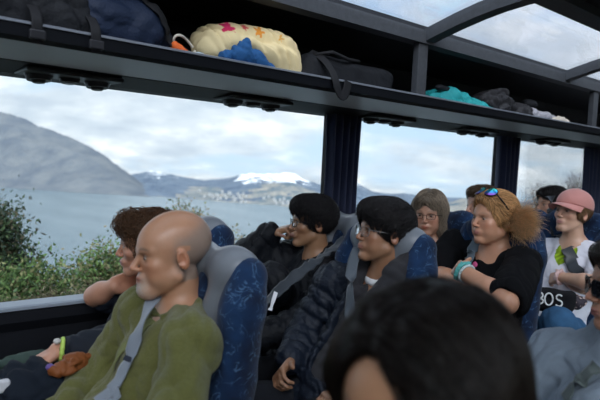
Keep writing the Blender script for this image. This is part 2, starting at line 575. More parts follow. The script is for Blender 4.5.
def add_hand(F, wrist, d, n, side, curl=(25, 35, 30), s=1.0, spread=.10, thumb=.6):
    """d: direction of the hand, n: palm normal (the side fingers close to), side: +1/-1 where the thumb leaves"""
    d = nrm(d); n = nrm(n - d * np.dot(n, d)); w_ = np.cross(d, n) * side
    wrist = np.asarray(wrist, float)
    R = np.stack([w_, d, n], 1)
    F.box(wrist + d * .048 * s, (.038 * s, .050 * s, .0145 * s), .013 * s, R, k=.014)
    F.ell(wrist + d * .03 * s + w_ * .022 * s + n * .008 * s, (.018 * s, .03 * s, .014 * s), R, k=.01)
    lens = [.072, .080, .074, .058]
    for i, L in enumerate(lens):
        o_ = (.0285 - .019 * i) * s
        p = wrist + d * (.092 - .004 * abs(i - 1)) * s + w_ * o_
        dd = nrm(d + w_ * spread * (1.5 - i) * .5)
        nn = nrm(n - dd * np.dot(n, dd))
        rr = [.0088, .0082, .0074, .0066]
        for j, fr in enumerate((.45, .31, .24)):
            a = math.radians(curl[j] * (1 + .06 * i))
            dd, nn = dd * math.cos(a) + nn * math.sin(a), nn * math.cos(a) - dd * math.sin(a)
            q = p + dd * L * fr * s
            F.rc(p, q, rr[j] * s, rr[j + 1] * s, k=.003)
            p = q
    p = wrist + d * .028 * s + w_ * .030 * s + n * .004 * s
    dd = nrm(d * .75 + w_ * .75 * (1 - thumb * .5) + n * .35 * thumb)
    q = p + dd * .040 * s; F.rc(p, q, .0125 * s, .0095 * s, k=.008)
    dd = nrm(dd + d * .35 + n * .3 * thumb); F.rc(q, q + dd * .030 * s, .0095 * s, .0078 * s, k=.004)

class Person:
    """builds joints of a seated person; everything is in world space"""
    def __init__(s, name, label, head, hs=1.0, hyaw=0, hpitch=0, hroll=0, yaw=0, lean=0.0, pelvis=None, sw=.185, hopt=None, build=1.0):
        s.H = np.asarray(head, float); s.s = hs; s.R = frame(hyaw, hpitch, hroll); s.B = frame(yaw)
        s.o = hopt or {}; s.bs = build
        r, f, u = s.B.T
        s.N = s.H - u * .165 * hs - f * .045 * hs
        s.S = s.N - u * .055 - f * .005
        s.shR = s.S + r * sw - u * .015; s.shL = s.S - r * sw - u * .015
        s.C = s.N - u * .20 + f * .035
        s.P = V(s.N[0] + .06, s.N[1], s.N[2] - .52) if pelvis is None else np.asarray(pelvis, float)
        s.hiR = s.P + r * .09; s.hiL = s.P - r * .09
        s.knR = s.P + f * .45 + r * .11 + u * .05; s.knL = s.P + f * .45 - r * .11 + u * .05
        s.anR = s.knR - u * .43 + f * .04; s.anL = s.knL - u * .43 + f * .04
        s.elR = s.shR - u * .27 + f * .06 + r * .04; s.elL = s.shL - u * .27 + f * .06 - r * .04
        s.wrR = s.elR + f * .22 - r * .05 + u * .0; s.wrL = s.elL + f * .22 + r * .05 + u * .0
        s.hand = {}
        s.root = empty('person', (s.P[0], s.P[1], 0), label, 'person')

    def hp(s, L):
        return s.H + s.R @ (np.asarray(L, float) * s.s)

    def hdir(s, L):
        return s.R @ np.asarray(L, float)

    def add_head_prim(s, F, fn, rad=.2, k=.02, sub=False):
        H, R, q = s.H, s.R, s.s
        def g(x, y, z):
            px, py, pz = x - H[0], y - H[1], z - H[2]
            return q * fn((px * R[0, 0] + py * R[1, 0] + pz * R[2, 0]) / q, (px * R[0, 1] + py * R[1, 1] + pz * R[2, 1]) / q, (px * R[0, 2] + py * R[1, 2] + pz * R[2, 2]) / q)
        F.add(g, H - rad, H + rad, k, sub)

    def body(s, vox=.004, legs=True, thick=1.0, eyes=True):
        F = Field(); b = s.bs
        r, f, u = s.B.T
        nb = s.H - s.hdir((0, 0, 1)) * .07 * s.s - s.hdir((0, 1, 0)) * .022 * s.s
        F.rc(nb, s.N - u * .03, .053 * b * thick, .060 * b * thick, k=.03)
        F.rc(s.N - u * .02, s.shR - u * .005, .045, .048 * b, k=.04)
        F.rc(s.N - u * .02, s.shL - u * .005, .045, .048 * b, k=.04)
        F.rc(s.S - u * .06, s.C, .12 * b, .135 * b, k=.06, flat=(f, .8))
        F.rc(s.C, s.P, .135 * b, .14 * b, k=.06, flat=(f, .85))
        for sh, el, wr, key, sd_ in ((s.shR, s.elR, s.wrR, 'R', 1), (s.shL, s.elL, s.wrL, 'L', -1)):
            F.rc(sh, el, .047 * b, .037 * b, k=.03)
            F.rc(el, el + (wr - el) * .35, .037 * b, .039 * b, k=.02)
            F.rc(el + (wr - el) * .35, wr, .039 * b, .026 * b, k=.02)
            if key in s.hand:
                h = s.hand[key]
                add_hand(F, wr, h['d'], h['n'], h['side'], h.get('curl', (25, 35, 30)), h.get('s', .95), thumb=h.get('thumb', .6))
            else:
                add_hand(F, wr, wr - el, -u, -sd_, (25, 35, 30), .93)
        if legs:
            for hi, kn, an in ((s.hiR, s.knR, s.anR), (s.hiL, s.knL, s.anL)):
                F.rc(hi, kn, .080 * b, .056 * b, k=.05)
                F.rc(kn, an, .053 * b, .036 * b, k=.03)
                F.rc(an - u * .04, an - u * .05 + f * .15, .035, .028, k=.02)
        s.add_head_prim(F, head_fn(s.o), .19 * s.s, k=.012)
        s.F = F
        c = lambda P: skin_color(P, s.H, s.R, s.s, s.o)
        m = mat('skin', attr=True, rough=s.o.get('rough', .42), spec=.45, sss=.10, var=.10, vscale=55, bump=[(220, .25, .0012), (45, .2, .002)])
        o = F.build('body', m, s.root, vox, c)
        if eyes:
            for sd_ in (-1, 1):
                s.eye(sd_, o)
        return o

    def eye(s, sd_, parent):
        c = s.hp((.0315 * sd_, .0765, -.0005)); r = .0122 * s.s
        vs, fs, cs = [], [], []
        n, m_ = 16, 12
        look = s.hdir((0, 1, s.o.get('look', 0)))
        for i in range(m_ + 1):
            for k in range(n):
                th = math.pi * i / m_; ph = 2 * math.pi * k / n
                L = V(math.sin(th) * math.cos(ph), math.cos(th), math.sin(th) * math.sin(ph) * .45)
                vs.append(c + s.R @ L * r)
                cs.append((.012, .01, .01) if th < .28 else (s.o.get('iris', (.05, .03, .02)) if th < .66 else (.34, .30, .28)))
        for i in range(m_):
            for k in range(n):
                fs.append([i * n + k, i * n + (k + 1) % n, (i + 1) * n + (k + 1) % n, (i + 1) * n + k])
        return mkobj('eye', vs, fs, mat('eye_surface', attr=True, rough=.15), parent, True, cs)

    def top(s, name, m, thick=.016, sleeve='long', rip=None, fold=(.006, 26), collar=None, color=None, vox=.005, belly=0.0, hem=0.0, label=None, neckcut=True, cuff=.0, post=None, sleeves=('R', 'L'), extra=None):
        F = Field(); b = s.bs
        r, f, u = s.B.T
        t = thick
        if rip: rp = rip
        else: rp = None
        F.rc(s.S - u * .075, s.C, .122 * b + t, .138 * b + t, k=.05, flat=(f, .82), rip=rp)
        F.rc(s.C, s.P, .138 * b + t, .142 * b + t, k=.05, flat=(f, .88), rip=rp)
        if belly: F.ell((s.C + s.P) / 2 + f * .045 * b - u * .02, (.13 * b + belly, .15 * b + belly * .4, .16), np.stack([r, f, u], 1), k=.06)
        for sg, sh in ((1, s.shR), (-1, s.shL)):
            F.rc(s.N - u * .035 + r * .04 * sg, sh, .042 + t * .8, .050 * b + t, k=.04)
        for sh, el, wr, key in ((s.shR, s.elR, s.wrR, 'R'), (s.shL, s.elL, s.wrL, 'L')):
            if key not in sleeves: continue
            if sleeve == 'long':
                F.rc(sh, el, .050 * b + t, .040 * b + t, k=.03, rip=rp)
                F.rc(el, wr + (wr - el) * cuff, .041 * b + t, .031 * b + t * .75, k=.025, rip=rp)
            elif sleeve == 'push':
                F.rc(sh, el, .050 * b + t, .042 * b + t, k=.03, rip=rp)
                F.rc(el, el + (wr - el) * .25, .042 * b + t, .042 * b + t * .8, k=.02, rip=rp)
            else:
                e2 = sh + (el - sh) * (.62 if sleeve == 'short' else .9)
                F.rc(sh, e2, .052 * b + t, .056 * b + t, k=.03)
                dd = nrm(el - sh)
                F.rc(e2 + dd * (.05 + .056 * b + t - .02), e2 + dd * .2, .075 * b, .08 * b, k=.006, sub=True)
        if hem:
            F.rc(s.P - r * .05, s.P + r * .05, .15 * b + t, k=.05, flat=(f, .9))
        if extra: extra(F)
        if neckcut:
            F.rc(s.N + u * .005 + f * .012, s.N + u * .16, .064 * b, .075, k=.008, sub=True)
        if collar: collar(F)
        if fold: F.post.append(waves(fold[0], fold[1], seed=int(abs(s.H[0] * 97)) + 3, ridged=True))
        if post: F.post.append(post)
        s.T = F
        o = F.build(name, m, s.root, vox, color)
        if label: o['label'] = label
        return o

    def pants(s, name, m, t=.014, vox=.007, fold=(.005, 24), color=None):
        F = Field(); b = s.bs; r, f, u = s.B.T
        F.rc(s.P - r * .05, s.P + r * .05, .135 * b + t, k=.05, flat=(f, .9))
        for hi, kn, an in ((s.hiR, s.knR, s.anR), (s.hiL, s.knL, s.anL)):
            F.rc(hi, kn, .085 * b + t, .062 * b + t, k=.04)
            F.rc(kn, an, .060 * b + t, .045 + t, k=.03)
        if fold: F.post.append(waves(fold[0], fold[1], seed=9, ridged=True))
        s.PF = F
        o = F.build(name, m, s.root, vox, color)
        for an in (s.anR, s.anL):
            G = Field(); G.rc(an - u * .045, an - u * .055 + f * .17, .044, .036, k=.01); G.rc(an, an - u * .04, .045, .045, k=.02)
            G.build('shoe', mat('shoe_leather', (.03, .03, .035), .5), s.root, .008)
        return o

    def hair(s, fn, colr, flow, count=3000, steps=8, step=.009, lift=.003, rad=.0006, vox=.004, name='hair', rough=.38, wave=0.0, jit=.25, cvar=.35, seed=2, disp=None, extra=None, hidden_base=False):
        F = Field()
        s.add_head_prim(F, fn, .26 * s.s, k=.004)
        if extra: extra(F)
        if disp: F.post.append(disp)
        s.HF = F
        m = mat('hair_' + '_'.join('%03d' % int(c * 999) for c in colr), attr=True, rough=rough, spec=.18, bump=[(150, .5, .002)])
        p, q = F.polys(vox)
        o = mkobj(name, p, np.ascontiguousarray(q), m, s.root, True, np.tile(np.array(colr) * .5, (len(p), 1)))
        def wflow(P):
            L = ((P - s.H) @ s.R) / s.s
            return flow(L) @ s.R.T
        strands(F, p, wflow, count, steps, step, lift, rad, m, o, colr, jit=jit, cvar=cvar, seed=seed, wave=wave)
        return o

    def glasses(s, m, rim=.0014, w=.026, h=.018, lens=None, z0=-.002, name='glasses', up=0.0, back=0.0, top_only=False):
        g = MB(); q = s.s
        root = None
        rings = []
        for sd_ in (-1, 1):
            pts = []
            for k in range(25):
                a = 2 * math.pi * k / 24
                ca, sa = math.cos(a), math.sin(a)
                ex = abs(ca) ** .6 * math.copysign(1, ca); ez = abs(sa) ** .6 * math.copysign(1, sa)
                xx = .034 + w * ex
                pts.append(s.hp((sd_ * xx, .104 - back - .35 * max(0, xx - .03), z0 + h * ez + up)))
            g.tube(pts, rim * q, 6)
            rings.append(pts)
            xo = .034 + w
            g.tube([s.hp((sd_ * xo, .094 - back, z0 + h * .5 + up)), s.hp((sd_ * .080, .075 - back, z0 + h * .5 + up)), s.hp((sd_ * .083, .0 - back, .004 + up)), s.hp((sd_ * .082, -.018 - back, -.006 + up))], rim * 1.1 * q, 6)
        g.tube([s.hp((-.009, .106 - back, z0 + .005 + up)), s.hp((0, .110 - back, z0 + .008 + up)), s.hp((.009, .106 - back, z0 + .005 + up))], rim * q, 6)
        o = g.build(name, m, s.root, smooth=True)
        if lens:
            for pts in rings:
                c = sum(pts[:-1]) / 24
                off = s.hdir((0, 1, 0)) * .0008
                vs = [c + off * 2] + [p_ + off * .5 for p_ in pts[:-1]] + [c - off] + [p_ - off for p_ in pts[:-1]]
                fs = [[0, 1 + k, 1 + (k + 1) % 24] for k in range(24)] + [[25, 26 + (k + 1) % 24, 26 + k] for k in range(24)]
                mkobj('lens', vs, fs, lens, o, False)
        return o

def ribbon(name, pts, width, m, field=None, parent=None, lift=.006, thick=.0022, n=40, label=None, cat=None, side=None):
    pts = [np.asarray(p, float) for p in pts]
    seg = np.array([0] + list(np.cumsum([np.linalg.norm(pts[i + 1] - pts[i]) for i in range(len(pts) - 1)])))
    tt = np.linspace(0, seg[-1], n)
    P = np.stack([np.interp(tt, seg, [p[i] for p in pts]) for i in range(3)], 1)
    ker = np.array([1, 2, 3, 2, 1]) / 9
    for _ in range(2):
        Q = np.pad(P, ((2, 2), (0, 0)), 'edge'); P2 = sum(ker[j] * Q[j:j + n] for j in range(5)); P2[0] = P[0]; P2[-1] = P[-1]; P = P2
    if field is not None:
        for _ in range(3):
            d = field.eval(P); g = field.grad(P)
            P = P + g * np.maximum(lift - d, 0)[:, None]
        G = field.grad(P)
    else:
        G = np.tile(np.array(side if side is not None else (0, -1, 0), float), (n, 1))
    T = np.gradient(P, axis=0); T /= np.linalg.norm(T, axis=1, keepdims=True)
    Wd = np.cross(T, G); Wd /= np.linalg.norm(Wd, axis=1, keepdims=True) + 1e-9
    G = np.cross(Wd, T)
    vs = []; fs = []
    m_ = 6
    es = np.arange(m_ + 1) / m_ - .5
    if field is not None:
        need = np.zeros((n, m_ + 1))
        for k in range(m_ + 1):
            need[:, k] = np.maximum(lift - field.eval(P + Wd * es[k] * width), 0)
        mx_ = need.max(1)
        for _ in range(2):
            q = np.pad(mx_, 2, 'edge'); mx_ = np.maximum(sum(ker[j] * q[j:j + n] for j in range(5)), mx_ * .8)
        need = np.minimum(mx_[:, None] * np.ones((1, m_ + 1)), .03)
    else:
        need = np.zeros((n, m_ + 1))
    for i in range(n):
        for k in range(m_ + 1):
            vs.append(P[i] + Wd[i] * es[k] * width + G[i] * need[i, k])
    N = len(vs)
    vs += [v - G[i // (m_ + 1)] * thick for i, v in enumerate(vs)]
    for i in range(n - 1):
        for k in range(m_):
            a = i * (m_ + 1) + k; b = a + 1; c = b + m_ + 1; d = a + m_ + 1
            fs.append([a, b, c, d]); fs.append([N + a, N + d, N + c, N + b])
        for k, flip in ((0, 0), (m_, 1)):
            a = i * (m_ + 1) + k; d = a + m_ + 1
            q = [a, d, N + d, N + a]
            fs.append(q[::-1] if flip else q)
    o = mkobj(name, vs, fs, m, parent, True)
    if label: tag(o, label, cat)
    return o
# ------------------------------------------------------------------ outside: lake, hills, haze, road
LAKE = -118.0
m_, t, out = newmat('lake_water')
obj = t.n('ShaderNodeTexCoord').outputs['Object']
mp = t.n('ShaderNodeMapping', {'Vector': obj, 'Rotation': (0, 0, .5), 'Scale': (1, .45, 1)})
na = t.n('ShaderNodeTexNoise', {'Vector': mp.outputs[0], 'Scale': .16, 'Detail': 7.0, 'Roughness': .7})
nb_ = t.n('ShaderNodeTexNoise', {'Vector': mp.outputs[0], 'Scale': .012, 'Detail': 4.0, 'Roughness': .5})
bp = t.n('ShaderNodeBump', {'Height': na.outputs['Fac'], 'Strength': .9, 'Distance': 3.0})
cw = t.ramp(nb_.outputs['Fac'], [(.35, (.10, .145, .17)), (.65, (.15, .20, .225))])
pw = t.n('ShaderNodeBsdfPrincipled', {'Base Color': cw, 'Roughness': .22, 'IOR': 1.33, 'Normal': bp.outputs[0]})
m_.node_tree.links.new(pw.outputs[0], out.inputs[0])

def noise2(x, y, seed, octs=6, f0=1.0, rough=.55, ridged=False):
    r = np.random.default_rng(seed); h = 0; a = 1; f = f0
    for o_ in range(octs):
        s_ = 0
        for k in range(4):
            th = r.uniform(0, 6.28); ph = r.uniform(0, 6.28); ff = f * r.uniform(.7, 1.4)
            s_ = s_ + np.sin(ff * (x * math.cos(th) + y * math.sin(th)) + ph + 1.2 * np.sin(ff * .6 * (y * math.cos(th) - x * math.sin(th))))
        s_ = s_ / 4
        h = h + a * ((1 - 2 * np.abs(s_)) if ridged else s_)
        a *= rough; f *= 2.03
    return h

def range_mesh(name, ridge, shore, depth, m, nu=220, nv=46, amp=.12, seed=1, kind='structure', foot=0.0):
    """a hill range: ridge and shore are pixel polylines; the shore lies on the lake, the ridge stands `depth` times further away"""
    us = np.linspace(ridge[0][0], ridge[-1][0], nu)
    vr = np.interp(us, [p[0] for p in ridge], [p[1] for p in ridge])
    vsh = np.interp(us, [p[0] for p in shore], [p[1] for p in shore])
    B, Tp = [], []
    for u, v1, v0 in zip(us, vr, vsh):
        b = atz(u, v0, LAKE); B.append(b)
        r = ray(u, v1); k = math.hypot(*(b[:2] - CAM[:2])) * depth / math.hypot(r[0], r[1])
        Tp.append(CAM + r * k)
    B = np.array(B); Tp = np.array(Tp)
    back = nv // 3
    rows = []
    for j in range(nv + back):
        if j <= nv:
            tt = j / nv
            h = tt ** 1.15
            q = B + (Tp - B) * tt
            q[:, 2] = B[:, 2] + (Tp[:, 2] - B[:, 2]) * h
            e = math.sin(math.pi * min(tt, 1) ** .8)
        else:
            tt = 1 + (j - nv) / nv * 1.5
            q = B + (Tp - B) * tt
            q[:, 2] = B[:, 2] + (Tp[:, 2] - B[:, 2]) * (1 - .9 * ((j - nv) / back) ** 1.0)
            e = .6
        H = (Tp[:, 2] - B[:, 2])
        L = np.maximum(np.median(H), 60)
        q[:, 2] += amp * H * e * noise2(q[:, 0] / L, q[:, 1] / L, seed, 6, 2.2, .55, True) + (0 if j else -8)
        if j == nv: q[:, 2] += .02 * H * noise2(q[:, 0] / L, q[:, 1] / L, seed + 3, 4, 14.0, .6, True)
        rows.append(q)
    vs = np.concatenate(rows); n = nu
    fs = [[j * n + i, j * n + i + 1, (j + 1) * n + i + 1, (j + 1) * n + i] for j in range(len(rows) - 1) for i in range(n - 1)]
    o = mkobj(name, vs, fs, m, None, False)
    o['kind'] = kind
    return o

def rock_mat(name, low, mid, snow=None, snow_h=0.0, scale=.01, band=80.0):
    m, t, out = newmat(name)
    geo = t.n('ShaderNodeNewGeometry')
    nz = t.n('ShaderNodeTexNoise', {'Vector': geo.outputs['Position'], 'Scale': scale, 'Detail': 8.0, 'Roughness': .65})
    c = t.ramp(nz.outputs['Fac'], [(.38, low), (.62, mid)])
    if snow:
        sp = t.n('ShaderNodeSeparateXYZ', {0: geo.outputs['Position']})
        hz = t.math('ADD', sp.outputs[2], t.math('MULTIPLY', nz.outputs['Fac'], band * 9.0))
        f = t.math('DIVIDE', t.math('SUBTRACT', hz, snow_h + band * 4.5), band)
        f = t.n('ShaderNodeClamp', {'Value': f}).outputs[0]
        c = t.mix(f, c, snow)
    p = t.n('ShaderNodeBsdfPrincipled', {'Base Color': c, 'Roughness': .9, 'Specular IOR Level': .1})
    m.node_tree.links.new(p.outputs[0], out.inputs[0])
    return m

SH = [(-60, 183), (0, 186.6), (160, 197), (290, 207), (330, 209.5), (460, 218), (640, 230)]
lv = [(-2600, 60, LAKE), (3600, 60, LAKE)]
lv += [tuple(V(*(CAM + (atz(u, np.interp(u, [p_[0] for p_ in SH], [p_[1] for p_ in SH]), LAKE) - CAM) * 1.12)[:2], LAKE)) for u in range(640, -61, -20)]
lake = mkobj('lake_water', lv, [list(range(len(lv)))], MATS['lake_water'], smooth=False); lake['kind'] = 'structure'
far_rock = rock_mat('far_mountain', (.06, .085, .13), (.13, .165, .21), (.95, .95, .95), -70, .013, 12)
near_rock = rock_mat('near_hill', (.085, .10, .125), (.15, .16, .17), None, 0, .012)
r_far = [(120, 176), (140, 174), (152, 172), (165, 174), (185, 178), (205, 181), (225, 179), (240, 176), (255, 174.5), (272, 176), (290, 174), (302, 180), (312, 183), (326, 186), (345, 182), (352, 181), (362, 187), (375, 193), (385, 199), (395, 198), (405, 194), (412, 197), (425, 203), (445, 205), (480, 207), (640, 214)]
range_mesh('trim_far_mountains', r_far, SH, 1.6, far_rock, 460, 70, .17, 7)
r_mid = [(120, 193), (160, 187), (200, 187), (235, 189), (255, 186), (275, 183), (292, 184), (305, 189), (330, 196), (360, 201), (400, 206), (430, 205), (452, 202), (466, 198.5), (480, 199), (500, 203), (540, 206), (640, 216)]
mid_rock = rock_mat('lakeside_slope', (.07, .11, .14), (.30, .27, .23), None, 0, .012)
range_mesh('trim_lakeside_slopes', r_mid, SH, 1.25, mid_rock, 360, 40, .18, 11)
r_near = [(-90, 96), (-30, 106), (0, 113), (20, 118), (40, 128), (60, 134), (80, 143), (100, 153), (118, 166), (135, 178), (150, 190), (162, 198)]
range_mesh('trim_misty_hill', r_near, [(u, v + 1.0) for u, v in SH], 1.22, near_rock, 260, 50, .07, 21)

# the haze over the lake: real volumes
def volume_box(name, lo, hi, dens, colr=(.90, .94, 1.0), kindm=None):
    m = bpy.data.materials.new(name); m.use_nodes = True; m.node_tree.nodes.clear(); t = NT(m.node_tree)
    out = t.n('ShaderNodeOutputMaterial')
    v = t.n('ShaderNodeVolumeScatter', {'Color': colr, 'Density': dens, 'Anisotropy': .2})
    m.node_tree.links.new(v.outputs[0], out.inputs['Volume'])
    o = MB().box(lo, hi).build(name, m)
    o['kind'] = 'stuff'
    return o
hz_ = volume_box('lake_haze', (-3500, 150, LAKE - 20), (9000, 9500, 1500), .00004)
tag(hz_, 'pale haze lying over the lake in front of the mountains', 'haze')

# town specks
m_town = mat('town_white', (.38, .38, .38), .8)
house = None
hpos = []
rr = random.Random(3)
for i in range(60):
    u = rr.choice([rr.gauss(237, 9), rr.gauss(228, 12), rr.gauss(278, 5)]); v0 = float(np.interp(u, [p[0] for p in SH], [p[1] for p in SH]))
    b = atz(u, v0, LAKE)
    k = rr.uniform(1.005, 1.07); p = CAM + (b - CAM) * k; p[2] = LAKE + (k - 1) * 330 + 2
    hm = 9
    if any(abs(p[0] - h_[0]) < 11 and abs(p[1] - h_[1]) < 11 for h_ in hpos): continue
    hpos.append(p.copy())
    if house is None:
        mb = MB(); x, y, z = p
        mb.box((x - 3.4, y - 2.6, z - 5), (x + 3.4, y + 2.6, z + 2.4)).prism_x([(y - 2.9, z + 2.4), (y + 2.9, z + 2.4), (y, z + 4)], x - 3.6, x + 3.6)
        house = mb.build('lakeside_house', m_town); o = house
        tag(house, 'tiny white house in the far town on the lake shore', 'house', 'white houses of the far lakeside town')
        h0 = p.copy(); l0 = house.location.copy()
    else:
        o = house.copy(); col.objects.link(o)
        o.location = l0 + Vector(p - h0)
    o.rotation_euler.z = rr.uniform(0, .6)

# road verge and bank
verge = mat('verge_ground', (.16, .15, .11), .95, bump=[(3, .8, .2)], var=.3, vscale=2)
def terrain():
    xs = np.linspace(-60, 90, 90); ys = np.array([-40, -8, -2, 3.5, 4.5, 6, 8, 11, 16, 24, 36, 55, 80])
    zs = np.array([3.0, -.2, -1.15, -1.15, -1.3, -2.0, -3.2, -5.5, -11, -26, -50, -90, -140])
    vs = [(x, y, z + (0.25 * math.sin(x * .7 + y) if y > 4 or y < -3 else 0)) for y, z in zip(ys, zs) for x in xs]
    n = len(xs)
    fs = [[j * n + i, j * n + i + 1, (j + 1) * n + i + 1, (j + 1) * n + i] for j in range(len(ys) - 1) for i in range(n - 1)]
    o = mkobj('ground_bank', vs, fs, verge); o['kind'] = 'structure'
terrain()

# ------------------------------------------------------------------ the bus shell
black = mat('dark_trim', (.010, .011, .014), .6, spec=.25, bump=[(90, .15, .002)])
wallm = mat('wall_panel', (.010, .011, .015), .75, spec=.2, bump=[(60, .3, .002)])
greym = mat('rack_underside_grey', (.50, .51, .54), .40, bump=[(200, .25, .001)], var=.06, vscale=12)
rackd = mat('rack_edge_black', (.004, .005, .008), .6, spec=.15)
beamm = mat('roof_beam_grey', (.050, .054, .062), .6, spec=.3, var=.35, vscale=45, bump=[(120, .5, .0015)])
railm = mat('rack_rail_satin', (.40, .43, .50), .32, metal=.7)
floorm = mat('bus_floor', (.03, .03, .035), .6, var=.2, vscale=60)
YW = 2.30; YR = -.42; XF, XB = -1.6, 9.5
struct(MB().box((XF, YR - .1, -.08), (XB, YW + .08, 0)).build('floor', floorm))
# wall below the windows, with the moulded ledge
prof = [(YW + .08, 0), (YW + .0, 0), (YW - .02, .10), (YW - .02, .86), (YW - .05, .90), (YW - .05, .935), (YW - .04, .945), (YW + .08, .945)]
struct(MB().prism_x(prof, XF, XB).build('wall_left', wallm))
ledge = mat('window_ledge_grey', (.30, .34, .40), .4)
struct(MB().prism_x([(YW - .055, .945), (YW - .055, .955), (YW - .045, .960), (YW + .03, .962), (YW + .03, .945)], XF, XB).build('trim_1', ledge))
struct(MB().prism_x([(YR - .1, 0), (YR, 0), (YR, .93), (YR - .1, .93)], XF, XB).build('wall_right', wallm))
# wall above the windows + the cove under the rack
struct(MB().prism_x([(YW + .09, 1.80), (YW - .02, 1.80), (YW - .02, 1.86), (YW - .02, 2.16), (YW + .09, 2.16)], XF, XB).build('trim_2', black))
struct(MB().prism_x([(YR - .1, 1.80), (YR + .02, 1.80), (YR + .02, 2.16), (YR - .1, 2.16)], XF, XB).build('trim_3', black))
struct(MB().box((XF - .1, YR - .1, 0), (XF, YW + .08, 2.2)).build('wall_front', black))
struct(MB().box((XB, YR - .1, 0), (XB + .1, YW + .08, 2.2)).build('wall_back', black))
# ceiling: closed strip over the rack, closed middle, glass bays between
struct(MB().prism_x([(1.80, 2.155), (YW + .09, 2.10), (YW + .09, 2.20), (1.80, 2.22)], XF, XB).build('ceiling', black))
struct(MB().prism_x([(.62, 2.27), (1.16, 2.27), (1.16, 2.32), (.62, 2.32)], XF, XB).build('ceiling_middle', black))
struct(MB().prism_x([(YR - .1, 2.10), (-.0, 2.155), (-.0, 2.22), (YR - .1, 2.20)], XF, XB).build('ceiling_right', black))
struct(MB().prism_x([(1.755, 2.125), (1.825, 2.125), (1.825, 2.195), (1.755, 2.185)], XF, XB).build('trim_4', beamm))
struct(MB().prism_x([(1.15, 2.235), (1.24, 2.225), (1.24, 2.285), (1.15, 2.30)], XF, XB).build('trim_5', beamm))
struct(MB().prism_x([(-.05, 2.125), (.02, 2.125), (.02, 2.195), (-.05, 2.185)], XF, XB).build('trim_6', beamm))
struct(MB().prism_x([(.56, 2.235), (.64, 2.235), (.64, 2.29), (.56, 2.285)], XF, XB).build('trim_7', beamm))
XR = [-.55, .86, 2.27, 3.68, 5.09, 6.5, 7.9]
ti = 8
for x in XR:
    for ya, yb in ((1.80, 1.18), (-.02, .60)):
        pts = [(ya + (yb - ya) * k / 6, 2.125 + .115 * math.sin(math.pi / 2 * k / 6)) for k in range(7)]
        prof = pts + [(y, z + .06) for y, z in pts[::-1]]
        if ya > yb: prof = prof[::-1]
        struct(MB().prism_x(prof, x - .035, x + .035).build('trim_%d' % ti, beamm)); ti += 1
# posts from the rack lip to the roof beam
for x in (.34, 2.24, 4.14, 6.04, 7.94):
    struct(MB().box((x - .04, 1.765, 1.875), (x + .03, 1.80, 2.13)).build('trim_%d' % ti, beamm, bevel=.003)); ti += 1

def glass_mat(name, tint=(.93, .96, .97), refl=.5):
    m, t, out = newmat(name)
    lw = t.n('ShaderNodeLayerWeight', {'Blend': .12})
    tr = t.n('ShaderNodeBsdfTransparent', {'Color': tint})
    gl = t.n('ShaderNodeBsdfGlossy', {'Color': (1, 1, 1), 'Roughness': .02})
    mx = t.n('ShaderNodeMixShader', {0: t.math('MULTIPLY', lw.outputs['Fresnel'], refl), 1: tr.outputs[0], 2: gl.outputs[0]})
    m.node_tree.links.new(mx.outputs[0], out.inputs[0])
    return m
glass = glass_mat('window_glass')
rglass = glass_mat('roof_glass', (.90, .92, .95), .3)
for i in range(len(XR) - 1):
    x0, x1 = XR[i], XR[i + 1]
    for ya, yb in ((1.80, 1.18), (-.02, .60)):
        pts = [(ya + (yb - ya) * k / 6, 2.160 + .110 * math.sin(math.pi / 2 * k / 6)) for k in range(7)]
        prof = pts + [(y, z + .008) for y, z in pts[::-1]]
        if ya > yb: prof = prof[::-1]
        struct(MB().prism_x(prof, x0 + .03, x1 - .03).build('window_roof', rglass))
XP = [-1.0, .62 - .0, 2.27, 3.93, 5.50, 7.1]
XP[1] = -.45
XP = [-1.55, 2.22, 3.92, 5.45, 7.1, 9.4]
for i in range(len(XP) - 1):
    g = MB().box((XP[i] + .02, YW + .035, .95), (XP[i + 1] - .02, YW + .043, 1.81)).build('window_%d' % (i + 1), glass); g['kind'] = 'structure'
    g = MB().box((XP[i] + .02, YR - .05, .93), (XP[i + 1] - .02, YR - .042, 1.81)).build('window_%d' % (i + 7), glass); g['kind'] = 'structure'
for x in XP:
    struct(MB().prism_y([(x - .055, .94), (x + .055, .94), (x + .055, 1.82), (x - .055, 1.82)], YW - .005, YW + .06).build('trim_%d' % ti, black)); ti += 1
    struct(MB().box((x - .05, YR - .06, .92), (x + .05, YR, 1.82)).build('trim_%d' % ti, black)); ti += 1

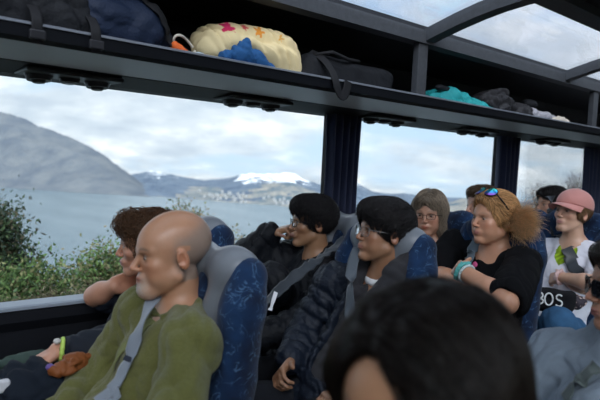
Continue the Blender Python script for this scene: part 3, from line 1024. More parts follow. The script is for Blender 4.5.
# gathered curtains at the pillars
cm, t, out = newmat('curtain_blue')
obj = t.n('ShaderNodeTexCoord').outputs['Object']
nz = t.n('ShaderNodeTexNoise', {'Vector': obj, 'Scale': 60.0})
pc = t.n('ShaderNodeBsdfPrincipled', {'Base Color': (.015, .022, .06, 1), 'Roughness': .75, 'Sheen Weight': .2, 'Normal': t.n('ShaderNodeBump', {'Height': nz.outputs['Fac'], 'Strength': .2, 'Distance': .002}).outputs[0]})
tl = t.n('ShaderNodeBsdfTranslucent', {'Color': (.12, .17, .42, 1)})
cm.node_tree.links.new(t.n('ShaderNodeMixShader', {0: .12, 1: pc.outputs[0], 2: tl.outputs[0]}).outputs[0], out.inputs[0])
def curtain(x0, x1, zt, zb, y, label, seed):
    r = random.Random(seed); n = 60; rows = 14
    vs, fs = [], []
    ph = [r.uniform(0, 6) for _ in range(3)]
    for j in range(rows + 1):
        tj = j / rows; z = zt + (zb - zt) * tj
        sq = 1 - .12 * math.sin(math.pi * tj)
        for i in range(n + 1):
            a = i / n
            x = (x0 + x1) / 2 + (a - .5) * (x1 - x0) * sq
            yy = y + .022 * math.sin(a * 2 * math.pi * 4.5 + ph[0] + .3 * math.sin(tj * 3)) + .01 * math.sin(a * 31 + ph[1])
            vs.append((x, yy, z))
    for j in range(rows):
        for i in range(n):
            a = j * (n + 1) + i
            fs.append([a, a + 1, a + n + 2, a + n + 1])
    o = mkobj('curtain', vs, fs, cm)
    so = o.modifiers.new('solid', 'SOLIDIFY'); so.thickness = .003
    tag(o, label, 'curtain')
    return o
curtain(2.07, 2.30, 1.80, .97, 2.23, 'dark blue gathered curtain on the wide pillar behind the two young men', 1)
curtain(3.72, 4.02, 1.80, .97, 2.23, 'dark blue gathered curtain on the pillar right behind the woman with frizzy hair', 2)
curtain(5.10, 5.50, 1.80, .97, 2.23, 'dark blue curtain at the right edge, above the girl in the pink cap', 3)

# ------------------------------------------------------------------ luggage rack
rack = empty('luggage_rack', (XF + .05, 1.78, 1.84), 'long overhead luggage rack with grey underside and black lip above the windows', 'luggage rack')
X0, X1 = XF + .03, XB - .03
MB().prism_x([(1.785, 1.838), (2.08, 1.820), (2.08, 1.848), (1.785, 1.858)], X0, X1).build('shelf_underside', greym, rack)
MB().prism_x([(2.08, 1.818), (2.275, 1.800), (2.275, 1.848), (2.08, 1.848)], X0, X1).build('cove_panel', black, rack)
MB().prism_x([(1.760, 1.842), (1.785, 1.832), (1.800, 1.836), (1.800, 1.878), (1.760, 1.878)], X0, X1).build('lip', rackd, rack)
MB().prism_x([(1.756, 1.878), (1.804, 1.878), (1.804, 1.884), (1.790, 1.888), (1.768, 1.888), (1.756, 1.884)], X0, X1).build('rail', railm, rack)

vent_m = mat('vent_plastic', (.025, .025, .028), .4)
lensm = mat('reading_light_lens', (.25, .26, .28), .2)
def service_panel(x, label):
    e = empty('service_panel', (x, 2.17, 1.80), label, 'service panel')
    n = V(0, -.09, -1)
    MB().box((x - .17, 2.095, 1.796), (x + .17, 2.255, 1.812)).build('housing', vent_m, e, bevel=.006)
    for k, dx in enumerate((-.105, .105)):
        v = MB().disc((x + dx, 2.19, 1.800), n, .050, .024, 24, .040).build('air_vent', vent_m, e)
        MB().disc((x + dx, 2.19, 1.778), n, .030, .010, 20, .020).build('nozzle', vent_m, v)
    l = MB().disc((x, 2.185, 1.800), n, .040, .020, 20, .032).build('reading_light', vent_m, e)
    MB().disc((x, 2.185, 1.782), n, .022, .006, 20, .016).build('lamp_lens', lensm, l)
for x, lb in ((.74, 'black overhead service panel with air vents nearest the front, above the bald man'),
              (1.56, 'black overhead service panel with air vents above the young man at the window'),
              (2.46, 'black overhead service panel just behind the first curtained pillar'),
              (3.33, 'black overhead service panel over the second window, before the second curtain'),
              (4.35, 'black overhead service panel over the third window, above the bare twigs')):
    service_panel(x, lb)
# right-hand rack (behind the photographer)
rk = empty('luggage_rack', (XF + .05, .0, 1.84), 'second overhead luggage rack on the other side of the aisle, above the camera', 'luggage rack')
MB().prism_x([(YR, 1.82), (-.02, 1.838), (-.02, 1.905), (-.04, 1.905), (-.04, 1.858), (YR, 1.848)], X0, X1).build('shelf', rackd, rk)

# ------------------------------------------------------------------ seats
sm, t, out = newmat('seat_fabric')
obj = t.n('ShaderNodeTexCoord').outputs['Object']
n1_ = t.n('ShaderNodeTexNoise', {'Vector': obj, 'Scale': 17.0, 'Detail': 2.0, 'Roughness': .6, 'Distortion': 1.6})
ln = t.math('ABSOLUTE', t.math('SUBTRACT', n1_.outputs['Fac'], .5))
line = t.ramp(ln, [(.006, (1, 1, 1)), (.022, (0, 0, 0))])
n2_ = t.n('ShaderNodeTexNoise', {'Vector': obj, 'Scale': 26.0, 'Detail': 1.0})
mask = t.ramp(n2_.outputs['Fac'], [(.42, (0, 0, 0)), (.55, (1, 1, 1))])
n3_ = t.n('ShaderNodeTexNoise', {'Vector': obj, 'Scale': 11.0, 'Detail': 3.0})
base = t.ramp(n3_.outputs['Fac'], [(.35, (.004, .010, .030)), (.65, (.009, .032, .090))])
cc = t.mix(t.math('MULTIPLY', t.math('MULTIPLY', line, mask), .36), base, (.12, .24, .40))
nf = t.n('ShaderNodeTexNoise', {'Vector': obj, 'Scale': 900.0})
ps = t.n('ShaderNodeBsdfPrincipled', {'Base Color': cc, 'Roughness': .9, 'Sheen Weight': .1, 'Specular IOR Level': .2, 'Normal': t.n('ShaderNodeBump', {'Height': nf.outputs['Fac'], 'Strength': .3, 'Distance': .001}).outputs[0]})
sm.node_tree.links.new(ps.outputs[0], out.inputs[0])
vinyl = mat('headrest_vinyl', (.17, .185, .21), .28, bump=[(40, .25, .003), (400, .2, .0005)])
shellm = mat('seat_shell', (.02, .022, .03), .5)
def sblock(F, xs, prof, y0, y1, rad):
    pass
def seat(X, Y, label, ztop=1.30, w=.203, vox=.009, hv=None):
    """X: the front of the headrest wings; Y: centre line"""
    e = empty('coach_seat', (X - .2, Y, 0), label, 'seat')
    def xb(z): return X + .10 - .12 * (ztop - z) / .85      # centre line of the back (leans back going up)
    # back: fabric, winged
    F = Field()
    zs = np.linspace(.48, ztop - .055, 9)
    for i in range(8):
        a = V(xb(zs[i]), Y, zs[i]); b = V(xb(zs[i + 1]), Y, zs[i + 1])
        for dy in (-w + .055, 0, w - .055):
            F.rc(a + V(0, dy, 0), b + V(0, dy, 0), .058 - .006 * (i > 5), .058 - .006 * (i > 4), k=.05)
    for sg in (-1, 1):
        a = V(xb(.62) - .045, Y + sg * (w - .025), .62); b = V(X + .060, Y + sg * (w - .028), ztop - .13)
        F.rc(a, b, .034, .045, k=.04); F.rc(b, V(X + .085, Y + sg * (w - .045), ztop - .05), .045, .035, k=.04)
    F.build('backrest', sm, e, vox)
    G = Field()
    for sg in (-1, 1):
        G.rc((X + .055, Y + sg * .05, ztop - .185), (X + .075, Y + sg * .10, ztop - .04), .048, .050, k=.05)
        G.rc((X + .085, Y + sg * .09, ztop - .04), (X + .095, Y + sg * .115, ztop - .05), .050, .046, k=.04)
    G.rc((X + .082, Y - .12, ztop - .038), (X + .082, Y + .12, ztop - .038), .048, .048, k=.04)
    G.build('headrest', hv or (vinyl if X < 2.2 else sm), e, vox)
    C = Field()
    C.box((X - .27, Y, .43), (.26, w, .07), .05, k=.01)
    C.build('seat_cushion', sm, e, .012)
    MB().box((X - .50, Y - w + .03, .28), (X + .0, Y + w - .03, .37)).build('seat_base', shellm, e, bevel=.01)
    for dx in (-.42, -.08):
        for dy in (-.15, .11):
            MB().box((X + dx - .02, Y + dy, 0), (X + dx + .02, Y + dy + .04, .29)).build('leg', shellm, e, bevel=.004)
    A = Field(); A.rc((X - .30, Y - w - .012, .66), (X - .02, Y - w - .012, .68), .022, .024)
    A.build('armrest', shellm, e, .008)
    return e
ROWS = [.80, 1.59, 2.38, 3.17, 3.96, 4.75]
YA, YN = 1.435, 1.90
def ringf(F, c_, d_, R_, r_2, n=16, k=.003):
    e1 = nrm(np.cross(d_, V(.1, .2, 1))); e2 = np.cross(d_, e1)
    for i in range(n):
        a = 2 * math.pi * i / n; b = a + 2 * math.pi / n
        F.rc(c_ + (e1 * math.cos(a) + e2 * math.sin(a)) * R_, c_ + (e1 * math.cos(b) + e2 * math.sin(b)) * R_, r_2, r_2, k=k)
seat(ROWS[0] + .035, YA, 'blue patterned aisle seat with grey vinyl headrest right behind the bald man', ztop=1.265)
seat(ROWS[0] + .24, YN, 'window seat behind the woman with short brown hair, mostly hidden by the bald man', w=.20)
seat(ROWS[1], YA, 'blue patterned seat behind the young man in the grey hood')
seat(ROWS[1] + .24, YN, 'window seat with grey headrest behind the young man resting his chin on his hand', w=.20)
seat(ROWS[2], YA, 'dark blue patterned seat behind the woman in the black t-shirt')
seat(ROWS[2] + .24, YN, 'window seat of the woman peeking over with grey-blond hair', w=.20)
seat(ROWS[3], YA, 'dark seat behind the girl in the pink cap', ztop=1.32)
seat(ROWS[3] + .24, YN, 'dark blue window seat between the blonde woman and the pink-capped girl', w=.20)
seat(4.08, YN, 'seat farthest back, behind the dark-haired person left of the pink cap', w=.20)
seat(.80, .40, 'seat of the dark-haired woman in the blurred foreground', ztop=1.10)
seat(1.62, .40, 'seat of the person in the pale grey hooded top at the right edge', ztop=1.10)

skin_pale = (.56, .31, .225)
# ------------------------------------------------------------------ bald man
p = Person('bald', 'bald middle-aged person with grey stubble, olive fleece pullover, in profile by the aisle',
           at(170, 253, 1.48), hs=.97, hyaw=8, hpitch=-5, yaw=2, sw=.18, build=1.06, pelvis=(.64, 1.46, .60),
           hopt=dict(skin=(.42, .22, .145), beard=(.42, .38, .34), stubble=(.24, .19, .16), brow=(.12, .08, .06), brow_s=.8, fat=.9, nose=1.10, deep=1.09, rough=.36))
p.shL = at(190, 345, 1.29); p.elL = at(172, 430, 1.18); p.wrL = at(95, 450, 1.22)
p.shR = at(140, 313, 1.64); p.elR = at(108, 368, 1.72); p.wrR = at(62, 410, 1.62)
p.body(vox=.0032)
fl = mat('olive_fleece', attr=True, rough=.95, spec=.12, sheen=.2, var=.28, vscale=140, bump=[(420, .9, .003), (120, .5, .004)])
fold1 = waves(.010, 34, 4, ridged=True)
def collar_b(F):
    u = V(0, 0, 1); c = p.N + u * .012 + p.B[:, 1] * .01
    for k in range(12):
        a = 2 * math.pi * k / 12; b = 2 * math.pi * (k + 1) / 12
        q = lambda t_: c + p.B[:, 0] * .072 * math.cos(t_) + p.B[:, 1] * (.066 * math.sin(t_) + .008) - u * .022 * math.sin(t_)
        F.rc(q(a), q(b), .010, .010, k=.006)
p.top('fleece_pullover', fl, thick=.020, fold=(.010, 24), color=(.118, .118, .036), vox=.0042, belly=.03, collar=collar_b, rip=None)
pb = p
p.pants('dark_trousers', mat('dark_trousers', (.009, .010, .014), .85, bump=[(300, .3, .001)]))
# placket with buttons
fc = pb.B[:, 1]
pl = ribbon('button_placket', [pb.N + fc * .085 - V(0, 0, .03), pb.N + fc * .14 - V(0, 0, .17)], .030, mat('placket', (.16, .17, .07), .9, bump=[(300, .5, .001)]), pb.T, pb.root, lift=.003, thick=.004)
belt = mat('seat_belt_webbing', (.20, .225, .265), .5, sheen=.2, bump=[(500, .4, .0006)])
beltd = mat('seat_belt_dark', (.035, .042, .052), .55, sheen=.2, bump=[(500, .4, .0006)])
ribbon('seat_belt', [at(158, 292, 1.50), at(150, 303, 1.46), at(140, 325, 1.44), at(128, 360, 1.44), at(118, 410, 1.44), at(112, 460, 1.44)], .040, belt, pb.T, lift=.006,
       label='light grey seat belt across the olive fleece of the bald man', cat='seat belt')
ribbon('chest_logo', [at(124, 357, 1.40), at(131, 360, 1.38)], .014, mat('logo_dark', (.02, .025, .04), .6), pb.T, pb.root, lift=.0035, n=6)

# ------------------------------------------------------------------ woman at the window, front row
p = Person('w1', 'person with short wavy brown hair, navy jacket, hand at chin, beside the bald man',
           at(147, 245, 1.97), hs=.95, hyaw=26, hpitch=-3, yaw=8, sw=.165, pelvis=(.86, 1.90, .60), hopt=dict(skin=(.50, .25, .18), fem=1, brow=(.08, .04, .03), lip=(.42, .13, .12)))
p.elR = at(95, 296, 2.16); p.wrR = at(114, 286, 2.06)
p.shL = p.shL; p.elL = at(100, 350, 1.80); p.wrL = at(58, 350, 1.84)
p.hand['R'] = dict(d=at(129, 280, 2.07) - p.wrR, n=(.5, -.5, .3), side=1, curl=(40, 60, 40), s=.9)
p.hand['L'] = dict(d=at(30, 366, 1.86) - p.wrL, n=(0, 0, -1), side=1, curl=(15, 25, 20), s=.9)
p.body(vox=.004)
nav = mat('navy_jacket', (.008, .011, .019), .7, bump=[(200, .4, .002), (30, .4, .006)])
p.top('navy_jacket', nav, thick=.022, sleeve='long', sleeves=('L',), fold=(.009, 28), extra=lambda F: F.rc(p.shR, p.shR + (p.elR - p.shR) * .72, .065, .060, k=.03), cuff=-.38)
p.pants('jeans', mat('jeans_dark', (.025, .045, .09), .9, bump=[(500, .4, .001)]))
def hr1(x, y, z):
    d = f_ell(x, y, z, (0, -.024, .044), (.086, .106, .091))
    d = smin(d, f_ell(np.abs(x), y, z, (.062, -.03, -.01), (.034, .07, .06)), .02)
    d = smin(d, f_ell(x, y, z, (0, .055, .085), (.065, .055, .045)), .03)
    d = -smin(-d, f_ell(x, y, z, (0, .11, -.03), (.070, .085, .085)), .01)
    d = -smin(-d, f_box(x, y, z, (0, .0, -.16), (.2, .2, .08), .02), .02)
    return d
def flow_back(L):
    return np.stack([L[:, 0] * 4, -.4 - 3 * np.clip(L[:, 2] - .08, -.1, .1) * 0 - L[:, 1] * 0, -.9 + 5 * np.clip(L[:, 2], 0, .1)], 1) + 0
p.hair(hr1, (.11, .055, .028), flow_back, count=3200, wave=1.1, jit=.45, lift=.014, rad=.0010, disp=waves(.008, 70, 5))
brac = Field(); d_ = nrm(p.wrL - p.elL)
for k in range(14):
    a = 2 * math.pi * k / 14; b = a + 2 * math.pi / 14
    e1 = nrm(np.cross(d_, V(0, 0, 1))); e2 = np.cross(d_, e1); c_ = p.wrL - d_ * .012
    brac.rc(c_ + (e1 * math.cos(a) + e2 * math.sin(a)) * .034, c_ + (e1 * math.cos(b) + e2 * math.sin(b)) * .034, .007, .007, k=.003)
brac.build('lime_wristband', mat('lime_band', (.45, .62, .12), .5), p.root, .003)
G = Field(); G.ell(p.wrL + V(-.01, -.02, .035), (.012, .010, .009)); G.build('wrist_watch', mat('pale_grey_plastic', (.55, .53, .50), .4), p.root, .003)

# ------------------------------------------------------------------ young man at the window
p = Person('b1', 'person by window with black hair, glasses, black puffer jacket, fist at mouth',
           at(312, 223, 1.98), hs=.93, hyaw=24, hpitch=2, yaw=12, sw=.175, pelvis=(1.64, 1.92, .62), hopt=dict(skin=(.31, .165, .10), brow=(.02, .015, .012), lip=(.30, .13, .11)))
p.shR = p.S + p.B[:, 0] * .17 + V(-.03, 0, .02)
p.elR = at(247, 256, 2.20); p.wrR = at(272, 232, 2.14)
p.hand['R'] = dict(d=at(290, 228, 2.06) - p.wrR, n=nrm(V(.3, -.2, -.9)), side=-1, curl=(60, 80, 55), s=.95)
p.elL = at(305, 322, 1.74); p.wrL = at(250, 340, 1.80)
p.body(vox=.004)
puf = mat('black_puffer_nylon', (.006, .007, .010), .55, spec=.18, bump=[(70, .7, .006), (260, .3, .001)])
def hood_c(F):
    c = p.N + V(.0, 0, .02)
    F.rc(c + p.B[:, 0] * .07 - p.B[:, 1] * .02, c - p.B[:, 1] * .075, .035, .045, k=.03); F.rc(c - p.B[:, 0] * .07 - p.B[:, 1] * .02, c - p.B[:, 1] * .075, .035, .045, k=.03)
def bulk(F):
    F.ell(at(272, 285, 1.95), (.09, .10, .10), k=.06)
    F.rc(p.shR, at(262, 300, 2.05), .08, .07, k=.05)
p.top('puffer_jacket', puf, extra=bulk, thick=.030, rip=(.010, .055), fold=(.007, 38), collar=hood_c, vox=.005, cuff=-.1)
p.pants('dark_trousers', mat('dark_trousers', (.009, .010, .014), .85))
shirtw = mat('white_cotton', (.72, .72, .74), .85, bump=[(300, .3, .001)])
ribbon('white_shirt', [at(276, 292, 1.75), at(270, 310, 1.70)], .016, shirtw, p.T, p.root, lift=.004, n=14)
def short_hair(fr=.0, top=.0, low=-.045):
    def fn(x, y, z):
        d = f_ell(x, y, z, (0, -.018, .044 + top), (.083, .104, .088))
        d = smin(d, f_ell(x, y, z, (0, .052 + fr, .082), (.062, .050, .040)), .03)
        d = -smin(-d, f_ell(x, y, z, (0, .118, -.018), (.082, .078, .082)), .008)
        d = -smin(-d, f_ell(np.abs(x), y, z, (.095, .005, -.03), (.035, .028, .042)), .008)
        d = -smin(-d, f_box(x, y, z, (0, .06, low - .09), (.2, .2, .08), .02), .02)
        return d
    return fn
def flow_fwd(L):
    x, y, z = L.T
    return np.stack([x * 6, .9 * np.where(z > .03, 1, .1) + 0 * y, -.35 - 9 * np.clip(y, 0, .1) * .5 - .9 * (z < .05)], 1)
blk = (.020, .018, .019)
p.hair(short_hair(), blk, flow_fwd, count=5200, steps=7, step=.008, lift=.016, rad=.0010, jit=.45, cvar=.7)
gfr = mat('glasses_black', (.012, .012, .014), .25)
lens = glass_mat('spectacle_lens', (.96, .97, .98), .6)
p.glasses(gfr, rim=.0016, w=.024, h=.016, lens=lens)
ribbon('seat_belt', [at(352, 236, 1.86), at(335, 247, 1.80), at(312, 263, 1.74), at(285, 284, 1.76), at(262, 306, 1.80), at(245, 330, 1.84)], .050, beltd, p.T, lift=.008,
       label='dark seat belt running diagonally over the black puffer jacket by the window', cat='seat belt')

# ------------------------------------------------------------------ young man with the hooded top
p = Person('b2', 'person with black fringe, thin glasses, navy puffer over charcoal hoodie, looking aside',
           at(383, 233, 1.40), hs=.90, hyaw=20, hpitch=7, yaw=4, sw=.18, pelvis=(1.41, 1.44, .64), hopt=dict(skin=(.30, .155, .098), brow=(.02, .015, .012), lip=(.36, .15, .12), fat=.6))
p.shR = at(337, 283, 1.62)
p.elR = at(306, 334, 1.68); p.wrR = at(289, 362, 1.56)
p.hand['R'] = dict(d=at(272, 384, 1.50) - p.wrR, n=nrm(V(.3, -.6, -.5)), side=1, curl=(35, 50, 40), s=.95)
p.elL = at(420, 372, 1.18); p.wrL = at(350, 392, 1.25)
p.knR = V(.99, 1.60, .72); p.knL = V(.99, 1.35, .72); p.anR = V(.98, 1.59, .16); p.anL = V(.98, 1.37, .16)
p.body(vox=.0038)
puf2 = mat('navy_puffer_nylon', (.008, .012, .022), .5, spec=.25, bump=[(70, .7, .006), (260, .3, .001)])
pp = p
def open_front(F):
    f = pp.B[:, 1]; r = pp.B[:, 0]
    F.rc(pp.N + f * .10 + V(0, 0, .05), pp.C + f * .21 - V(0, 0, .10), .095, .085, k=.012, sub=True)
    F.rc(pp.N + V(0, 0, .01), pp.N + V(0, 0, .2), .095, .11, k=.012, sub=True)
p.top('puffer_jacket', puf2, thick=.032, rip=(.010, .052), fold=(.006, 40), collar=open_front, vox=.0045, cuff=-.1)
hd = mat('charcoal_hoodie', (.028, .027, .031), .9, sheen=.08, bump=[(350, .5, .001), (35, .4, .006)])
H2 = Field(); f_, r_ = pp.B[:, 1], pp.B[:, 0]; u_ = V(0, 0, 1)
H2.rc(pp.S - u_ * .06, pp.C, .128, .145, k=.05, flat=(f_, .85)); H2.rc(pp.C, pp.P, .145, .155, k=.05, flat=(f_, .88))
for sg in (-1, 1):
    H2.chain([pp.N - f_ * .085 + u_ * .060 + r_ * .02 * sg, pp.N - f_ * .03 + u_ * .065 + r_ * .092 * sg, pp.N + f_ * .060 + u_ * .018 + r_ * .090 * sg, pp.N + f_ * .125 - u_ * .07 + r_ * .050 * sg], [.042, .040, .034, .022], k=.02)
H2.rc(pp.N + f_ * .02 + u_ * .0, pp.N + u_ * .16, .058, .07, k=.01, sub=True)
H2.rc(pp.N + f_ * .085 - u_ * .0, pp.N + f_ * .11 - u_ * .05, .03, .018, k=.01, sub=True)
H2.post.append(waves(.006, 34, 8, ridged=True))
H2.build('hooded_sweatshirt', hd, pp.root, .005)
p.pants('dark_trousers', mat('dark_trousers', (.009, .010, .014), .85))
p.hair(short_hair(.004, .004), blk, flow_fwd, count=6000, steps=7, step=.009, lift=.016, rad=.0010, jit=.4, cvar=.7)
p.glasses(mat('glasses_silver', (.20, .19, .19), .3, metal=.8), rim=.0012, w=.026, h=.019, lens=lens)
both = Field(); both.ops = H2.ops + pp.F.ops
T2 = Field(); ringf(T2, pp.N + f_ * .018 - u_ * .004, nrm(u_ + f_ * .45), .066, .013)
T2.build('tshirt_collar', shirtw, pp.root, .004)
both = Field(); both.ops = H2.ops + pp.T.ops
ribbon('seat_belt', [at(358, 248, 1.46), at(352, 262, 1.45), at(350, 285, 1.42), at(350, 315, 1.40), at(354, 350, 1.38), at(358, 400, 1.38)], .040, belt2 if 'belt2' in globals() else mat('seat_belt_grey', (.08, .095, .115), .5, sheen=.2, bump=[(500, .4, .0006)]), both, lift=.006,
       label='grey seat belt hanging straight down the front of the hooded young man', cat='seat belt')

# ------------------------------------------------------------------ woman peeking over the seat
p = Person('w2', 'person with grey-blond bob and glasses peeking over a blue seat',
           at(429, 214, 1.96), hs=.97, hyaw=-24, hpitch=-3, yaw=0, sw=.165, pelvis=(2.42, 1.90, .60), hopt=dict(skin=(.50, .27, .20), fem=1, fat=.5, brow=(.20, .13, .09), brow_s=.5))
p.body(vox=.0045)
p.top('maroon_top', mat('maroon_knit', (.07, .012, .022), .9, sheen=.05, bump=[(200, .4, .002)]), thick=.02)
p.pants('dark_trousers', mat('dark_trousers', (.009, .010, .014), .85))
def bob(x, y, z):
    ax = np.abs(x)
    d = f_ell(x, y, z, (0, -.022, .044), (.092, .108, .096))
    d = smin(d, f_rc(ax, y, z, V(.066, -.01, .03), V(.080, -.005, -.095), .034, .030), .03)
    d = smin(d, f_ell(x, y, z, (0, -.06, -.03), (.075, .055, .09)), .03)
    d = smin(d, f_ell(x, y, z, (0, .055, .082), (.062, .048, .035)), .03)
    d = -smin(-d, f_ell(x, y, z, (0, .115, -.045), (.058, .085, .105)), .01)
    return d
def flow_down(L):
    x, y, z = L.T
    return np.stack([np.sign(x) * np.clip(z, 0, .1) * 8, .1 + 0 * x, -1 + 0 * x], 1)
p.hair(bob, (.30, .235, .175), flow_down, count=3600, steps=10, step=.011, lift=.007, rad=.0009, jit=.2, wave=.3, cvar=.5)
p.glasses(gfr, rim=.0012, w=.024, h=.015, lens=lens)

# ------------------------------------------------------------------ woman in the black t-shirt
p = Person('w3', 'person in black t-shirt with arms crossed, sunglasses pushed up on frizzy tied-back reddish-blond hair',
           at(493, 219, 1.42), hs=.97, hyaw=16, hpitch=2, yaw=8, sw=.185, build=1.12, pelvis=(2.24, 1.42, .66), hopt=dict(skin=(.50, .26, .18), fem=1, fat=1.3, brow=(.22, .12, .07), brow_s=.5, lip=(.46, .18, .16)))
p.shL = at(524, 264, 1.24); p.elL = at(506, 302, 1.10); p.wrL = at(461, 270, 1.34)
p.shR = at(455, 245, 1.66); p.elR = at(436, 272, 1.66); p.wrR = at(468, 292, 1.36)
p.hand['L'] = dict(d=at(447, 262, 1.58) - p.wrL, n=nrm(V(.8, .2, -.3)), side=-1, curl=(20, 30, 25))
p.hand['R'] = dict(d=at(500, 305, 1.26) - p.wrR, n=nrm(V(.8, .2, 0)), side=1, curl=(20, 30, 25))
p.body(vox=.0042)
p.top('black_tshirt', mat('black_cotton', (.004, .004, .005), .9, spec=.12, bump=[(300, .3, .001), (25, .35, .006)]), thick=.012, sleeve='half', fold=(.010, 24), belly=.01)
p.pants('dark_trousers', mat('dark_trousers', (.009, .010, .014), .85))
w3 = p
def pulled(x, y, z):
    d = f_ell(x, y, z, (0, -.020, .044), (.086, .106, .091))
    d = smin(d, f_ell(x, y, z, (0, .040, .088), (.058, .045, .030)), .03)
    d = smin(d, f_ell(np.abs(x), y, z, (.060, -.02, .0), (.026, .055, .05)), .02)
    d = -smin(-d, f_ell(x, y, z, (0, .122, -.012), (.080, .082, .100)), .008)
    d = -smin(-d, f_ell(np.abs(x), y, z, (.092, .008, -.035), (.024, .022, .038)), .008)
    d = -smin(-d, f_box(x, y, z, (0, .06, -.14), (.2, .2, .08), .02), .02)
    return d
def flow_tail(L):
    x, y, z = L.T
    t = np.stack([-x * 2, -.11 - y, -.02 - z], 1)
    return t / (np.linalg.norm(t, axis=1, keepdims=True) + 1e-6)
ho = p.hair(pulled, (.52, .29, .13), flow_tail, count=5200, steps=13, step=.011, lift=.008, rad=.0010, jit=.12, wave=.0, cvar=.65)
# frizzy tail: curly strands springing from the tie at the back
r_s = np.random.default_rng(8); n_s = 2600
root_ = p.hp((.0, -.105, -.005)); tailc = at(527, 223, 1.24)
tg = tailc + r_s.normal(0, 1, (n_s, 3)) * V(.028, .028, .036)
tt = np.linspace(0, 1, 14)[None, :, None]
base_ = root_[None, None, :] + (tg[:, None, :] - root_[None, None, :]) * tt ** .8
ph_ = r_s.uniform(0, 6.28, (n_s, 1)); fq = r_s.uniform(10, 20, (n_s, 1)); am = r_s.uniform(.004, .010, (n_s, 1)) * np.sqrt(tt[:, :, 0])
e1 = nrm(np.cross(tailc - root_, V(0, 0, 1))); e2 = nrm(np.cross(tailc - root_, e1))
cur = base_ + (am * np.sin(fq * tt[:, :, 0] + ph_))[:, :, None] * e1 + (am * np.cos(fq * tt[:, :, 0] + ph_))[:, :, None] * e2
tubes('ponytail', cur, .0008, MATS['hair_519_289_129'] if 'hair_519_289_129' in MATS else mat('hair_blond', attr=True, rough=.5), p.root, np.clip(np.array([.74, .47, .25])[None] * (1 + .4 * r_s.uniform(-1, 1, (n_s, 1))), 0, 1))
# sunglasses pushed up into the hair
sgm, t, out = newmat('mirror_lens')
lw = t.n('ShaderNodeLayerWeight', {'Blend': .5}).outputs['Facing']
obj = t.n('ShaderNodeTexCoord').outputs['Generated']
cr = t.ramp(t.n('ShaderNodeSeparateXYZ', {0: obj}).outputs[2], [(.2, (.35, .12, .6)), (.5, (.05, .45, .9)), (.8, (.1, .7, .6))])
pr = t.n('ShaderNodeBsdfPrincipled', {'Base Color': cr, 'Metallic': .8, 'Roughness': .15})
sgm.node_tree.links.new(pr.outputs[0], out.inputs[0])
g = MB()
for sd_ in (-1, 1):
    pts = [p.hp((sd_ * (.034 + .027 * abs(math.cos(a)) ** .7 * math.copysign(1, math.cos(a))), .058 - .020 * math.sin(a) - .5 * max(0, .034 + .027 * math.cos(a) - .035), .118 + .016 * math.sin(a) - .35 * max(0, .034 + .027 * math.cos(a) - .035))) for a in np.linspace(0, 2 * math.pi, 24)]
    g.tube(pts, .0028, 6)
    g.tube([p.hp((sd_ * .062, .045, .108)), p.hp((sd_ * .088, .02, .07)), p.hp((sd_ * .092, -.03, .015)), p.hp((sd_ * .086, -.045, -.01))], .0034, 6)
g.v = [tuple(np.array(v_) + p.hdir((0, .5, .85)) * .008) for v_ in g.v]
sg_o = g.build('sunglasses', gfr, None, smooth=True)
tag(sg_o, 'dark sunglasses with blue mirrored lenses resting on the reddish-blond hair', 'sunglasses')
for sd_ in (-1, 1):
    pts = [p.hp((sd_ * (.034 + .026 * abs(math.cos(a)) ** .7 * math.copysign(1, math.cos(a))), .060 - .020 * math.sin(a) - .5 * max(0, .034 + .027 * math.cos(a) - .035), .120 + .015 * math.sin(a) - .35 * max(0, .034 + .027 * math.cos(a) - .035))) for a in np.linspace(0, 2 * math.pi, 25)[:-1]]
    c = sum(pts) / 24; o_ = p.hdir((0, .5, .85)) * .004; pts = [q_ + o_ * 2 for q_ in pts]; c = c + o_ * 2
    vs = [c + o_ * 1.2] + [q + o_ * .2 for q in pts] + [c - o_ * .3] + [q - o_ * .5 for q in pts]
    mkobj('lens', vs, [[0, 1 + k, 1 + (k + 1) % 24] for k in range(24)] + [[25, 26 + (k + 1) % 24, 26 + k] for k in range(24)], sgm, sg_o, True)
ribbon('seat_belt', [at(484, 226, 1.56), at(478, 240, 1.52), at(473, 256, 1.50), at(469, 272, 1.48), at(462, 300, 1.46)], .055, mat('seat_belt_bluegrey', (.09, .12, .145), .5, sheen=.2, bump=[(500, .4, .0006)]), p.T, lift=.010,
       label='wide blue-grey seat belt down the chest of the woman in the black t-shirt', cat='seat belt')
B1 = Field(); d_ = nrm(p.wrL - p.elL)
ringf(B1, p.wrL - d_ * .012, d_, .036, .009); B1.post.append(waves(.004, 160, 2))
B1.build('teal_scrunchie', mat('teal_cloth', (.10, .38, .36), .7, var=.4, vscale=120), p.root, .003)
B2 = Field(); ringf(B2, p.wrL - d_ * .035, d_, .037, .005); B2.build('pale_wristband', mat('pale_band', (.45, .55, .55), .5), p.root, .003)
G = Field(); q = hit(p.T, 475, 266); d0 = float(p.T.eval(q[None])[0]); q = q - p.T.grad(q[None])[0] * d0; G.ell(q, (.006, .014, .020)); G.build('pink_pendant', mat('pink_badge', (.6, .10, .25), .4), p.root, .003)

# ------------------------------------------------------------------ child face behind, between
p = Person('c1', 'person barely seen as a slice of face just left of the frizzy-haired woman',
           at(482, 206, 1.97), hs=.98, hyaw=20, yaw=5, sw=.13, pelvis=(3.22, 1.93, .62), hopt=dict(skin=(.50, .28, .22), fem=1))
p.body(vox=.006)
p.top('dark_top', mat('dark_knit', (.02, .022, .03), .9), thick=.02, vox=.008)
p.pants('dark_trousers', mat('dark_trousers', (.009, .010, .014), .85), vox=.01)
p.hair(short_hair(), (.10, .06, .035), flow_fwd, count=1200, steps=6, step=.008, lift=.006, rad=.0008)

